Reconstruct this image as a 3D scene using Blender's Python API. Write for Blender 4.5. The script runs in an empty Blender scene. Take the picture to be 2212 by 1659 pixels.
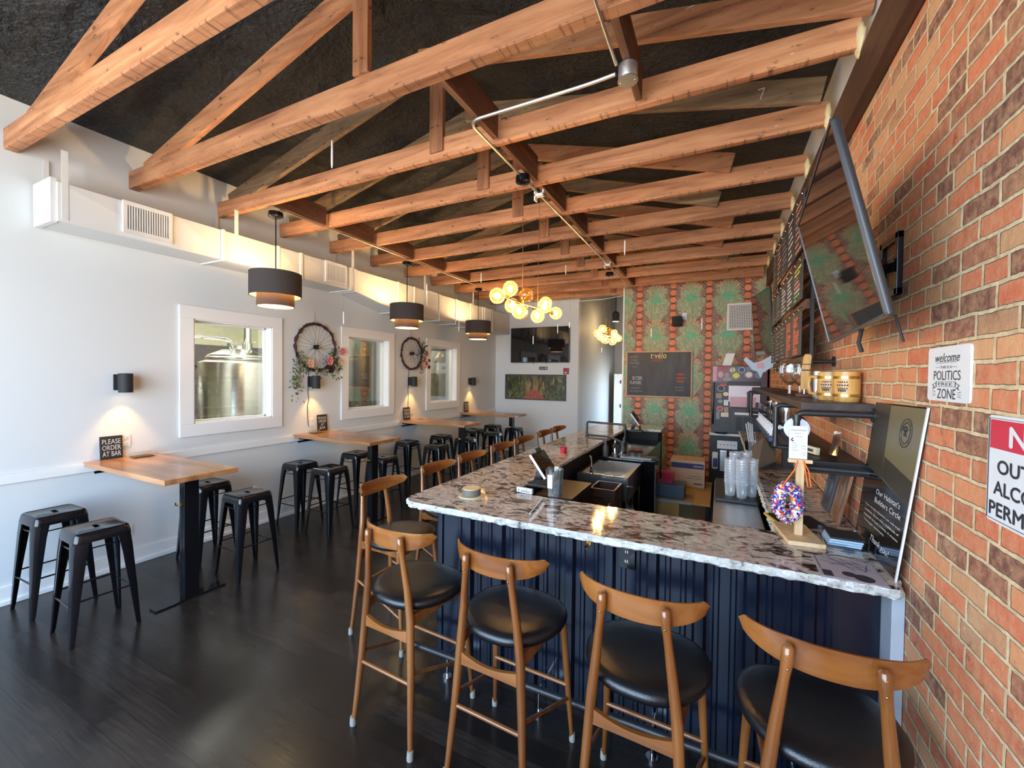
import bpy, bmesh, math, random
from mathutils import Vector, Matrix
random.seed(7)
S = bpy.context.scene
COL = S.collection
PI = math.pi

# ---------------------------------------------------------------- camera
cam_d = bpy.data.cameras.new('camera')
cam = bpy.data.objects.new('camera', cam_d)
COL.objects.link(cam)
F_PX = 909.86
cam_d.sensor_fit = 'HORIZONTAL'
cam_d.sensor_width = 36.0
cam_d.lens = F_PX / 2212 * 36.0
cam_d.clip_start = 0.02
YAW, PITCH, ROLL = 0.459643, -0.0203969, 0.0120006
def _cam_axes():
    f = Vector((-math.sin(YAW)*math.cos(PITCH), math.cos(YAW)*math.cos(PITCH), math.sin(PITCH)))
    r = Vector((math.cos(YAW), math.sin(YAW), 0)); u = r.cross(f)
    return r*math.cos(ROLL)+u*math.sin(ROLL), -r*math.sin(ROLL)+u*math.cos(ROLL), f
_r, _u, _f = _cam_axes()
cam.matrix_world = Matrix(((_r.x, _u.x, -_f.x, 0), (_r.y, _u.y, -_f.y, 0), (_r.z, _u.z, -_f.z, 1.9), (0, 0, 0, 1)))
S.camera = cam

# ---------------------------------------------------------------- view
vs = S.view_settings
vs.view_transform = 'Standard'
vs.look = 'None'
vs.gamma = 1.0
vs.use_curve_mapping = False
vs.exposure = 1.0

# ---------------------------------------------------------------- world: blue sky above, sunlit pavement below
w = bpy.data.worlds.new('world')
S.world = w
w.use_nodes = True
nt = w.node_tree
for n in list(nt.nodes): nt.nodes.remove(n)
out = nt.nodes.new('ShaderNodeOutputWorld'); bg = nt.nodes.new('ShaderNodeBackground')
tc = nt.nodes.new('ShaderNodeTexCoord'); sp = nt.nodes.new('ShaderNodeSeparateXYZ'); rp = nt.nodes.new('ShaderNodeValToRGB')
mp = nt.nodes.new('ShaderNodeMapRange'); mp.inputs[1].default_value = -1; mp.inputs[2].default_value = 1
nt.links.new(tc.outputs['Generated'], sp.inputs[0]); nt.links.new(sp.outputs[2], mp.inputs[0]); nt.links.new(mp.outputs[0], rp.inputs[0])
e = rp.color_ramp.elements
e[0].position = 0.0; e[0].color = (.66, .67, .66, 1)
e[1].position = 0.47; e[1].color = (.70, .74, .76, 1)
e2 = e.new(0.53); e2.color = (.62, .80, 1, 1)
e3 = e.new(1.0); e3.color = (.30, .56, 1, 1)
bg.inputs[1].default_value = 7.6
nt.links.new(rp.outputs[0], bg.inputs[0]); nt.links.new(bg.outputs[0], out.inputs[0])

def area(name, loc, rot, sx, sy, power, color, portal=False):
    l = bpy.data.lights.new(name, 'AREA'); l.shape = 'RECTANGLE'; l.size = sx; l.size_y = sy
    l.energy = power; l.color = color
    o = bpy.data.objects.new(name, l); o.location = loc; o.rotation_euler = rot; COL.objects.link(o)
    if portal: l.cycles.is_portal = True
    return o
# daylight portals in the two openings to the outside
area('portal_front', (-2.3, -1.62, 1.95), (PI/2, 0, 0), 5.4, 3.1, 1, (1, 1, 1), True)
area('portal_rear', (-1.86, 11.85, 1.05), (0, PI/2, 0), 2.1, .8, 1, (1, 1, 1), True)
# unseen area lights added to brighten the brewery behind the windows
area('brewery_fill', (-6.9, 3.2, 3.6), (0, 0, 0), 2.2, 1.2, 170, (1, .96, .84))
area('brewery_fill', (-6.9, 6.8, 3.6), (0, 0, 0), 2.2, 1.2, 90, (1, .95, .80))

# ---------------------------------------------------------------- materials
MATS = {}
def mat(name): return MATS[name]
def _new(name):
    m = bpy.data.materials.new(name); m.use_nodes = True; MATS[name] = m
    t = m.node_tree; b = t.nodes['Principled BSDF']
    return m, t, b
def hexc(r, g, b):
    f = lambda c: ((c/255)/12.92 if c/255 <= .04045 else ((c/255+.055)/1.055)**2.4)
    return (f(r), f(g), f(b), 1)
def pm(name, c, rough=.5, metal=0, spec=.5, coat=0, emit=None, es=0, bump=0, bscale=60, alpha=1, trans=0):
    m, t, b = _new(name)
    if len(c) == 3: c = (*c, 1)
    b.inputs['Base Color'].default_value = c
    b.inputs['Roughness'].default_value = rough; b.inputs['Metallic'].default_value = metal
    b.inputs['Specular IOR Level'].default_value = spec; b.inputs['Coat Weight'].default_value = coat
    b.inputs['Alpha'].default_value = alpha
    b.inputs['Transmission Weight'].default_value = trans
    if emit: b.inputs['Emission Color'].default_value = (*emit[:3], 1); b.inputs['Emission Strength'].default_value = es
    # slight procedural variation so no surface is perfectly flat
    nz = t.nodes.new('ShaderNodeTexNoise'); nz.inputs['Scale'].default_value = 9; nz.inputs['Detail'].default_value = 4
    co = t.nodes.new('ShaderNodeTexCoord'); t.links.new(co.outputs['Object'], nz.inputs['Vector'])
    mx = t.nodes.new('ShaderNodeMix'); mx.data_type = 'RGBA'; mx.blend_type = 'MULTIPLY'; mx.inputs[0].default_value = .18
    mx.inputs[6].default_value = c; t.links.new(nz.outputs['Fac'], mx.inputs[7]); t.links.new(mx.outputs[2], b.inputs['Base Color'])
    if bump:
        n2 = t.nodes.new('ShaderNodeTexNoise'); n2.inputs['Scale'].default_value = bscale; n2.inputs['Detail'].default_value = 5
        t.links.new(co.outputs['Object'], n2.inputs['Vector'])
        bp = t.nodes.new('ShaderNodeBump'); bp.inputs['Strength'].default_value = bump; bp.inputs['Distance'].default_value = .01
        t.links.new(n2.outputs['Fac'], bp.inputs['Height']); t.links.new(bp.outputs[0], b.inputs['Normal'])
    return m
class G:
    """tiny node-graph helper"""
    def __init__(s, t): s.t = t
    def n(s, ty, **kw):
        n = s.t.nodes.new(ty)
        for k, v in kw.items(): setattr(n, k, v)
        return n
    def l(s, a, b): s.t.links.new(a, b)
    def m(s, op, a, b=None, c=None):
        n = s.n('ShaderNodeMath', operation=op)
        for i, v in enumerate((a, b, c)):
            if v is None: continue
            if isinstance(v, (int, float)): n.inputs[i].default_value = v
            else: s.l(v, n.inputs[i])
        return n.outputs[0]
    def mix(s, f, a, b, mode='MIX'):
        n = s.n('ShaderNodeMix', data_type='RGBA', blend_type=mode)
        for i, v in ((0, f), (6, a), (7, b)):
            if isinstance(v, (int, float)): n.inputs[i].default_value = v
            elif isinstance(v, tuple): n.inputs[i].default_value = v if len(v) == 4 else (*v, 1)
            else: s.l(v, n.inputs[i])
        return n.outputs[2]
    def co(s, kind='Object', scale=(1, 1, 1), rot=(0, 0, 0), loc=(0, 0, 0)):
        c = s.n('ShaderNodeTexCoord'); m = s.n('ShaderNodeMapping')
        m.inputs['Scale'].default_value = scale; m.inputs['Rotation'].default_value = rot; m.inputs['Location'].default_value = loc
        s.l(c.outputs[kind], m.inputs['Vector']); return m.outputs[0]
    def noise(s, v, scale, detail=4, rough=.5, dist=0, out='Fac'):
        n = s.n('ShaderNodeTexNoise'); n.inputs['Scale'].default_value = scale; n.inputs['Detail'].default_value = detail
        n.inputs['Roughness'].default_value = rough; n.inputs['Distortion'].default_value = dist
        if v is not None: s.l(v, n.inputs['Vector'])
        return n.outputs[out]
    def ramp(s, f, stops, interp='LINEAR'):
        n = s.n('ShaderNodeValToRGB'); cr = n.color_ramp; cr.interpolation = interp
        cr.elements[0].position = stops[0][0]; cr.elements[0].color = stops[0][1] if len(stops[0][1]) == 4 else (*stops[0][1], 1)
        cr.elements[1].position = stops[-1][0]; cr.elements[1].color = stops[-1][1] if len(stops[-1][1]) == 4 else (*stops[-1][1], 1)
        for p, c in stops[1:-1]:
            el = cr.elements.new(p); el.color = c if len(c) == 4 else (*c, 1)
        s.l(f, n.inputs[0]); return n.outputs[0]
    def bump(s, h, strength, dist, b):
        n = s.n('ShaderNodeBump'); n.inputs['Strength'].default_value = strength; n.inputs['Distance'].default_value = dist
        s.l(h, n.inputs['Height']); s.l(n.outputs[0], b.inputs['Normal'])
    def sstep(s, a, b, x):
        n = s.n('ShaderNodeMapRange', interpolation_type='SMOOTHSTEP')
        n.inputs[1].default_value = a; n.inputs[2].default_value = b
        s.l(x, n.inputs[0]); return n.outputs[0]
    def sep(s, v):
        n = s.n('ShaderNodeSeparateXYZ'); s.l(v, n.inputs[0]); return n.outputs
    def comb(s, x, y, z=0):
        n = s.n('ShaderNodeCombineXYZ')
        for i, v in enumerate((x, y, z)):
            if isinstance(v, (int, float)): n.inputs[i].default_value = v
            else: s.l(v, n.inputs[i])
        return n.outputs[0]

def wood(name, dark, mid, light, axis='X', scale=1.0, rough=.5, coat=0, spots=0, vary=.25, bump=.15):
    m, t, b = _new(name); g = G(t)
    sc = {'X': (1.2, 14, 14), 'Y': (14, 1.2, 14), 'Z': (14, 14, 1.2)}[axis]
    sc = tuple(k*scale for k in sc)
    oi = g.n('ShaderNodeObjectInfo')
    v = g.co('Object', sc)
    va = g.n('ShaderNodeVectorMath', operation='ADD'); g.l(v, va.inputs[0])
    r10 = g.m('MULTIPLY', oi.outputs['Random'], 40); g.l(g.comb(r10, r10, r10), va.inputs[1])
    v = va.outputs[0]
    f = g.noise(v, 1.0, 6, .6, .6)
    col = g.ramp(f, [(.25, dark), (.5, mid), (.75, light)])
    br = g.m('MULTIPLY_ADD', oi.outputs['Random'], vary, 1-vary/2)
    big = g.noise(g.co('Object', (1, 1, 1)), 2.0, 3)
    br = g.m('MULTIPLY', br, g.m('MULTIPLY_ADD', big, .6, .7))
    col = g.mix(1.0, col, g.comb(br, br, br), 'MULTIPLY')
    if spots:
        sp_ = g.noise(g.co('Object', (3, 9, 9)), 2.5, 5, .7)
        col = g.mix(g.sstep(.60, .70, sp_), col, (dark[0]*.35, dark[1]*.35, dark[2]*.4))
        bx_, by_, bz_ = g.sep(g.co('Object'))
        bars = g.m('MULTIPLY', g.sstep(.52, .62, g.noise(g.co('Object', (9, .5, .5)), 2.6, 3, .6)), g.m('SUBTRACT', 1, g.sstep(.004, .02, g.m('ABSOLUTE', bz_)))) if axis == 'X' else 0.0
        if axis == 'X': col = g.mix(g.m('MULTIPLY', bars, .65), col, (dark[0]*.45, dark[1]*.45, dark[2]*.5))
        wsp = g.noise(g.co('Object', (5, 25, 25)), 3.0, 2, .5)
        col = g.mix(g.sstep(.74, .78, wsp), col, (.75, .68, .58))
    g.l(col, b.inputs['Base Color']); b.inputs['Roughness'].default_value = rough; b.inputs['Coat Weight'].default_value = coat
    b.inputs['Coat Roughness'].default_value = .15
    g.bump(f, bump, .004, b)
    return m
wood('beam', hexc(112, 66, 42)[:3], hexc(172, 116, 78)[:3], hexc(200, 146, 104)[:3], 'X', 1, .65, 0, 1, .3)
wood('beam_grey', hexc(80, 62, 46)[:3], hexc(130, 104, 76)[:3], hexc(165, 138, 104)[:3], 'X', 1, .75, 0, 1, .3)
wood('beam_y', hexc(66, 40, 27)[:3], hexc(106, 68, 46)[:3], hexc(134, 92, 64)[:3], 'Y', 1, .7, 0, 1, .3)
wood('beam_z', hexc(98, 58, 38)[:3], hexc(152, 100, 66)[:3], hexc(180, 126, 86)[:3], 'Z', 1, .65, 0, 1, .3)
wood('ledger', hexc(48, 28, 18)[:3], hexc(72, 45, 30)[:3], hexc(90, 58, 40)[:3], 'Y', 1, .6)
wood('table', hexc(126, 82, 50)[:3], hexc(166, 114, 72)[:3], hexc(192, 142, 96)[:3], 'X', .8, .3, .35, 0, .25, .03)
wood('honey', hexc(86, 46, 20)[:3], hexc(124, 74, 34)[:3], hexc(148, 95, 48)[:3], 'Z', .7, .2, .4, 0, .18, .02)
wood('honey_x', hexc(90, 48, 20)[:3], hexc(130, 78, 34)[:3], hexc(152, 97, 48)[:3], 'X', .7, .2, .4, 0, .18, .02)
wood('pine', hexc(196, 158, 112)[:3], hexc(216, 182, 138)[:3], hexc(228, 200, 160)[:3], 'Z', 1.5, .6, 0, 0, .1, .05)
wood('pine_mug', hexc(158, 106, 48)[:3], hexc(198, 146, 76)[:3], hexc(214, 168, 98)[:3], 'Z', 2, .4, .2, 0, .1, .05)
wood('shelf_wood', hexc(30, 20, 17)[:3], hexc(52, 38, 33)[:3], hexc(70, 54, 48)[:3], 'Y', 1, .5)
wood('carve_wood', hexc(72, 46, 30)[:3], hexc(128, 92, 68)[:3], hexc(150, 112, 84)[:3], 'Z', 2, .6)

def paint(name, c, rough=.6):
    m, t, b = _new(name); g = G(t)
    v = g.co('Object')
    f = g.noise(v, 1.3, 4)
    g.l(g.mix(g.m('MULTIPLY', f, .12), (*c, 1), (c[0]*.7, c[1]*.7, c[2]*.72, 1)), b.inputs['Base Color'])
    b.inputs['Roughness'].default_value = rough
    g.bump(g.noise(v, 160, 3), .06, .003, b)
paint('wall_white', (.655, .675, .672)); paint('trim_white', (.78, .78, .77), .4); paint('duct_white', (.66, .67, .66), .5)
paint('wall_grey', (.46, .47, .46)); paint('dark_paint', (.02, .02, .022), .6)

def mk_foam():
    m, t, b = _new('foam'); g = G(t)
    v = g.co('Object')
    h1 = g.noise(v, 3.0, 6, .6, .8); h2 = g.noise(v, 22, 5, .65, .4)
    h = g.m('ADD', g.m('MULTIPLY', h1, .8), g.m('MULTIPLY', h2, .3))
    g.l(g.ramp(h1, [(.3, (.010, .011, .013)), (.7, (.026, .028, .030))]), b.inputs['Base Color'])
    b.inputs['Roughness'].default_value = .38
    g.bump(h, 1.0, .16, b)
mk_foam()

def mk_brick():
    m, t, b = _new('brick'); g = G(t)
    c = g.n('ShaderNodeTexCoord'); x, y, z = g.sep(c.outputs['Object'])
    wob = g.noise(c.outputs['Object'], 7, 6, .68, 0, 'Color'); wx, wy, wz = g.sep(wob)
    yy = g.m('ADD', y, g.m('MULTIPLY_ADD', wx, .022, -.011)); zz = g.m('ADD', z, g.m('MULTIPLY_ADD', wy, .022, -.011))
    bt = g.n('ShaderNodeTexBrick'); g.l(g.comb(yy, zz, 0), bt.inputs['Vector'])
    bt.offset = .5; bt.squash = .62; bt.squash_frequency = 5
    bt.inputs['Scale'].default_value = 1; bt.inputs['Brick Width'].default_value = .208; bt.inputs['Row Height'].default_value = .0725
    bt.inputs['Mortar Size'].default_value = .0082; bt.inputs['Mortar Smooth'].default_value = .35; bt.inputs['Bias'].default_value = 0
    bt.inputs['Color1'].default_value = (0, 0, 0, 1); bt.inputs['Color2'].default_value = (1, 1, 1, 1); bt.inputs['Mortar'].default_value = (.5, .5, .5, 1)
    tint = g.sep(bt.outputs['Color'])[0]
    col = g.ramp(tint, [(0, hexc(104, 66, 57)), (.14, hexc(126, 78, 62)), (.26, hexc(196, 112, 76)), (.42, hexc(208, 118, 78)),
                        (.58, hexc(200, 98, 66)), (.74, hexc(212, 138, 92)), (.88, hexc(206, 152, 106)), (1, hexc(132, 86, 66))])
    mott = g.noise(c.outputs['Object'], 26, 6, .7)
    col = g.mix(g.m('MULTIPLY', g.sstep(.35, .68, mott), .6), col, hexc(204, 152, 112))
    col = g.mix(g.m('MULTIPLY', g.sstep(.60, .72, g.noise(c.outputs['Object'], 11, 5, .7)), .55), col, hexc(70, 50, 46))
    spk = g.noise(c.outputs['Object'], 48, 3, .6)
    col = g.mix(g.sstep(.70, .76, spk), col, hexc(232, 205, 170))
    mcol = g.ramp(g.noise(c.outputs['Object'], 30, 4), [(.3, hexc(186, 160, 122)), (.7, hexc(222, 198, 158))])
    smear = g.m('MULTIPLY', g.sstep(.52, .74, g.noise(c.outputs['Object'], 3.5, 6, .7)), .5)
    fac = g.m('MAXIMUM', bt.outputs['Fac'], smear)
    g.l(g.mix(fac, col, mcol), b.inputs['Base Color'])
    b.inputs['Roughness'].default_value = .75
    h = g.m('ADD', g.m('MULTIPLY', bt.outputs['Fac'], -1.0), g.m('MULTIPLY', mott, .4))
    g.bump(h, .9, .012, b)
mk_brick()

def mk_floor():
    m, t, b = _new('floor_wood'); g = G(t)
    c = g.n('ShaderNodeTexCoord'); x, y, z = g.sep(c.outputs['Object'])
    bt = g.n('ShaderNodeTexBrick'); g.l(g.comb(x, y, 0), bt.inputs['Vector'])
    bt.offset = .37
    for k, v in (('Scale', 1), ('Brick Width', 1.25), ('Row Height', .125), ('Mortar Size', .0012), ('Mortar Smooth', .1)): bt.inputs[k].default_value = v
    bt.inputs['Color1'].default_value = (0, 0, 0, 1); bt.inputs['Color2'].default_value = (1, 1, 1, 1); bt.inputs['Mortar'].default_value = (0, 0, 0, 1)
    tint = g.sep(bt.outputs['Color'])[0]
    grain = g.noise(g.co('Object', (2, 28, 1)), 2.2, 6, .6, .5)
    col = g.ramp(g.m('ADD', g.m('MULTIPLY', grain, .7), g.m('MULTIPLY', tint, .3)), [(.2, (.007, .006, .0052)), (.55, (.017, .013, .011)), (.85, (.044, .033, .026))])
    g.l(g.mix(bt.outputs['Fac'], col, (.004, .003, .003)), b.inputs['Base Color'])
    g.l(g.m('MULTIPLY_ADD', g.noise(c.outputs['Object'], 4, 5), .22, .13), b.inputs['Roughness'])
    g.bump(g.m('SUBTRACT', g.m('MULTIPLY', grain, .3), bt.outputs['Fac']), .35, .004, b)
mk_floor()

def mk_granite(name, edge=False):
    m, t, b = _new(name); g = G(t)
    v = g.co('Object', (1.5, 2.4, 1.8), (0, 0, .45))
    d = g.noise(v, 5.5, 8, .62, 1.4); d2 = g.noise(v, 15, 7, .65, .9); d3 = g.noise(v, 3.0, 3, .5)
    base = g.ramp(d2, [(.3, hexc(128, 116, 106)), (.48, hexc(190, 178, 166)), (.66, hexc(222, 214, 204))])
    dark = g.ramp(g.noise(v, 9, 3), [(.4, hexc(44, 34, 30)), (.6, hexc(82, 56, 46))])
    col = g.mix(g.sstep(.49, .60, d), base, dark)
    col = g.mix(g.m('MULTIPLY', g.sstep(.56, .66, d2), g.sstep(.42, .6, d3)), col, hexc(30, 24, 22))
    col = g.mix(g.m('MULTIPLY', g.sstep(.6, .72, g.noise(v, 3.6, 2)), .5), col, hexc(160, 124, 108))
    if edge:
        v2 = g.co('Object', (1, 1, 1)); e = g.noise(v2, 18, 6, .6, .6)
        col = g.ramp(e, [(.30, hexc(70, 68, 62)), (.40, hexc(214, 212, 202)), (.7, hexc(244, 244, 238))])  # white of strong light put into the edge colour; broken stone is paler too
        b.inputs['Roughness'].default_value = .45
        g.bump(g.noise(v2, 55, 6, .7, 1), .9, .012, b)
    else:
        b.inputs['Roughness'].default_value = .07
    g.l(col, b.inputs['Base Color'])
mk_granite('granite'); mk_granite('granite_edge_lit', True)

def mk_wallpaper():
    # object origin sits on the wall; x runs along the wall, z up
    m, t, b = _new('wallpaper'); g = G(t)
    c = g.n('ShaderNodeTexCoord'); x, y, z = g.sep(c.outputs['Object'])
    P = .641
    cell = g.m('DIVIDE', g.m('ADD', x, 1.505), P)              # 0 on a column of discs
    fr = g.m('SUBTRACT', cell, g.m('FLOOR', cell))             # 0..1 between columns
    du = g.m('ABSOLUTE', g.m('SUBTRACT', fr, .5))              # .5 on a column, 0 midway
    mx_ = g.m('MULTIPLY', g.m('SUBTRACT', fr, .5), P)          # metres from midway
    dcol = g.m('MULTIPLY', g.m('SUBTRACT', .5, du), P)         # metres from the nearest column
    n1 = g.noise(c.outputs['Object'], 14, 6, .65, .5); n2 = g.noise(c.outputs['Object'], 40, 4, .6)
    V = .725
    cz = g.m('DIVIDE', g.m('SUBTRACT', z, 2.71), V); cz = g.m('ADD', cz, .5); fz = g.m('SUBTRACT', cz, g.m('FLOOR', cz)); mz = g.m('MULTIPLY', g.m('SUBTRACT', fz, .5), V)
    brown = g.ramp(n1, [(.3, hexc(84, 54, 42)), (.6, hexc(126, 82, 64)), (.8, hexc(150, 106, 86))])
    # feathery light marks beside the columns
    wv = g.n('ShaderNodeTexWave', wave_type='BANDS', bands_direction='DIAGONAL'); wv.inputs['Scale'].default_value = 13; wv.inputs['Distortion'].default_value = 6
    wv.inputs['Detail'].default_value = 3; g.l(c.outputs['Object'], wv.inputs['Vector'])
    feath = g.m('MULTIPLY', g.sstep(.74, .95, wv.outputs['Fac']), g.m('MULTIPLY', g.sstep(.05, .08, dcol), g.m('SUBTRACT', 1, g.sstep(.14, .19, dcol))))
    col = g.mix(g.m('MULTIPLY', feath, .8), brown, hexc(204, 182, 160))
    # sage leaf mass: crown above the lotus, wide wings beneath it, pinched between repeats
    halfw = g.m('MULTIPLY', g.sep(g.ramp(fz, [(0, (.52, 0, 0)), (.14, (.74, 0, 0)), (.34, (.92, 0, 0)), (.46, (.96, 0, 0)), (.53, (.62, 0, 0)), (.66, (.72, 0, 0)), (.82, (.66, 0, 0)), (.90, (.36, 0, 0)), (1, (.52, 0, 0))]))[0], .285)
    amx = g.m('ABSOLUTE', mx_)
    edge = g.m('ADD', amx, g.m('MULTIPLY_ADD', n1, .26, -.115))
    leaf = g.m('SUBTRACT', 1, g.sstep(-.02, .02, g.m('SUBTRACT', edge, halfw)))
    sage = g.ramp(g.noise(g.co('Object', (5, 1, 1.6)), 7, 6, .7, 1.6), [(.28, hexc(88, 96, 70)), (.48, hexc(134, 146, 114)), (.66, hexc(182, 192, 156))])
    ctr = g.m('SUBTRACT', 1, g.sstep(.0, .30, g.m('SQRT', g.m('ADD', g.m('MULTIPLY', mx_, mx_), g.m('MULTIPLY', mz, mz)))))
    sage = g.mix(g.m('MULTIPLY', ctr, .4), sage, hexc(150, 172, 136))
    col = g.mix(leaf, col, sage)
    # fan of peach bars above every leaf crown
    fzc = g.m('ADD', mz, -.12)
    ang = g.m('ARCTAN2', mx_, fzc); rad = g.m('SQRT', g.m('ADD', g.m('MULTIPLY', mx_, mx_), g.m('MULTIPLY', fzc, fzc)))
    spikes = g.m('MULTIPLY', g.sstep(-.25, .15, g.m('COSINE', g.m('MULTIPLY', ang, 17))), g.m('MULTIPLY', g.sstep(.125, .14, rad), g.m('SUBTRACT', 1, g.sstep(.20, .225, rad))))
    spikes = g.m('MULTIPLY', spikes, g.m('SUBTRACT', 1, g.sstep(1.2, 1.35, g.m('ABSOLUTE', ang))))
    col = g.mix(g.m('MULTIPLY', spikes, .9), col, hexc(208, 140, 102))
    # teal lotus
    lot = g.m('ADD', g.m('MULTIPLY', amx, .95), g.m('MULTIPLY', g.m('ABSOLUTE', mz), 1.35)); lot = g.m('ADD', lot, g.m('MULTIPLY_ADD', n1, .12, -.06))
    pet = g.m('SINE', g.m('ADD', g.m('MULTIPLY', amx, 60), g.m('MULTIPLY', mz, 90)))
    teal = g.mix(g.sstep(.45, .75, g.noise(g.co('Object', (9, 1, 16)), 3.2, 4, .7, 2.2)), g.ramp(n2, [(.35, hexc(62, 132, 100)), (.65, hexc(104, 186, 142))]), hexc(150, 206, 168))
    col = g.mix(g.m('MULTIPLY', g.m('SUBTRACT', 1, g.sstep(.11, .15, lot)), .9), col, teal)
    # orange discs on dark beads
    dz = g.m('DIVIDE', g.m('SUBTRACT', z, 3.003), .1396); fz2 = g.m('SUBTRACT', g.m('SUBTRACT', dz, g.m('FLOOR', g.m('ADD', dz, .5))), 0)
    rz = g.m('MULTIPLY', fz2, .1396); rr = g.m('SQRT', g.m('ADD', g.m('MULTIPLY', dcol, dcol), g.m('MULTIPLY', rz, rz)))
    dark = g.m('SUBTRACT', 1, g.sstep(.018, .026, dcol))
    col = g.mix(dark, col, hexc(48, 26, 22))
    disc = g.m('SUBTRACT', 1, g.sstep(.055, .059, rr))
    oc = g.ramp(g.noise(c.outputs['Object'], 4, 3), [(.35, hexc(196, 100, 60)), (.65, hexc(224, 134, 84))])
    col = g.mix(disc, col, oc)
    g.l(col, b.inputs['Base Color']); b.inputs['Roughness'].default_value = .55
mk_wallpaper()

def mk_painting():
    m, t, b = _new('painting'); g = G(t)
    c = g.n('ShaderNodeTexCoord'); x, y, z = g.sep(c.outputs['Object'])     # centred, x -.8...8, z -.3...3
    n1 = g.noise(g.co('Object', (1, 1, .7)), 7, 7, .7, 1.5)
    col = g.ramp(n1, [(.30, hexc(24, 30, 18)), (.48, hexc(62, 70, 38)), (.60, hexc(112, 116, 62)), (.72, hexc(182, 164, 110))])
    gl = g.m('SUBTRACT', 1, g.sstep(.0, .42, g.m('SQRT', g.m('ADD', g.m('MULTIPLY', x, x), g.m('MULTIPLY', z, z)))))
    col = g.mix(g.m('MULTIPLY', gl, .55), col, hexc(190, 150, 96))
    tr = g.noise(g.co('Object', (5.5, 1, .8)), 2.6, 4, .6, 1.6)
    trm = g.m('MULTIPLY', g.sstep(.50, .57, tr), g.sstep(-.22, .0, z))
    col = g.mix(g.m('MULTIPLY', trm, .9), col, hexc(34, 28, 18))
    halfp = g.m('MULTIPLY', g.m('SUBTRACT', -.02, z), 1.15)
    path = g.m('SUBTRACT', 1, g.sstep(-.02, .02, g.m('SUBTRACT', g.m('ABSOLUTE', g.m('ADD', x, .02)), halfp)))
    col = g.mix(path, col, g.ramp(g.noise(c.outputs['Object'], 22, 4), [(.3, hexc(126, 52, 42)), (.7, hexc(188, 98, 78))]))
    g.l(col, b.inputs['Base Color']); b.inputs['Roughness'].default_value = .35
mk_painting()

def mk_chalk():
    m, t, b = _new('chalkboard'); g = G(t)
    n1 = g.noise(g.co('Object', (3, 3, .8)), 2.2, 5, .6)
    g.l(g.ramp(n1, [(.35, hexc(30, 31, 33)), (.7, hexc(62, 64, 66))]), b.inputs['Base Color']); b.inputs['Roughness'].default_value = .55
mk_chalk()

def mk_starburst():
    m, t, b = _new('starburst'); g = G(t)
    oi = g.n('ShaderNodeTexVoronoi'); oi.inputs['Scale'].default_value = 95
    c = g.n('ShaderNodeTexCoord'); g.l(c.outputs['Object'], oi.inputs['Vector'])
    h = g.sep(oi.outputs['Color'])[0]
    g.l(g.ramp(h, [(0, hexc(230, 230, 235)), (.16, hexc(20, 60, 190)), (.3, hexc(225, 225, 235)), (.42, hexc(225, 90, 30)), (.54, hexc(60, 25, 120)),
                   (.66, hexc(200, 20, 90)), (.78, hexc(20, 130, 170)), (.88, hexc(240, 200, 60)), (.95, hexc(150, 30, 120))], 'CONSTANT'), b.inputs['Base Color'])
    b.inputs['Roughness'].default_value = .35
mk_starburst()

def mk_thin_glass(name, c, refl=.1, tint=1.0, rough=.02):
    m, t, b = _new(name); g = G(t); t.nodes.remove(b)
    o = t.nodes['Material Output']
    tr = g.n('ShaderNodeBsdfTransparent'); tr.inputs[0].default_value = (*c, 1)
    gl = g.n('ShaderNodeBsdfGlossy'); gl.inputs['Roughness'].default_value = rough; gl.inputs[0].default_value = (1, 1, 1, 1)
    fr = g.n('ShaderNodeLayerWeight'); fr.inputs[0].default_value = .35
    f = g.m('MULTIPLY_ADD', fr.outputs['Fresnel'], .75, refl)
    mx = g.n('ShaderNodeMixShader'); g.l(f, mx.inputs[0]); g.l(tr.outputs[0], mx.inputs[1]); g.l(gl.outputs[0], mx.inputs[2])
    g.l(mx.outputs[0], o.inputs['Surface'])
mk_thin_glass('glass', (.96, .98, .97), .03)
def mk_amber():
    m, t, b = _new('amber_glass'); g = G(t); t.nodes.remove(b); o = t.nodes['Material Output']
    tr = g.n('ShaderNodeBsdfTransparent'); tr.inputs[0].default_value = (1, .86, .60, 1)
    tl = g.n('ShaderNodeBsdfTranslucent'); tl.inputs[0].default_value = (1, .68, .34, 1)
    gl = g.n('ShaderNodeBsdfGlossy'); gl.inputs['Roughness'].default_value = .03
    lw = g.n('ShaderNodeLayerWeight'); lw.inputs[0].default_value = .35
    m1 = g.n('ShaderNodeMixShader'); g.l(g.m('MULTIPLY_ADD', g.m('POWER', lw.outputs['Facing'], 2.0), .30, .03), m1.inputs[0]); g.l(tr.outputs[0], m1.inputs[1]); g.l(tl.outputs[0], m1.inputs[2])
    m2 = g.n('ShaderNodeMixShader'); g.l(g.m('MULTIPLY_ADD', lw.outputs['Fresnel'], .25, .05), m2.inputs[0]); g.l(m1.outputs[0], m2.inputs[1]); g.l(gl.outputs[0], m2.inputs[2])
    g.l(m2.outputs[0], o.inputs['Surface'])
mk_amber()
mk_thin_glass('plastic_clear', (.93, .94, .95), .16, rough=.10)
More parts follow.
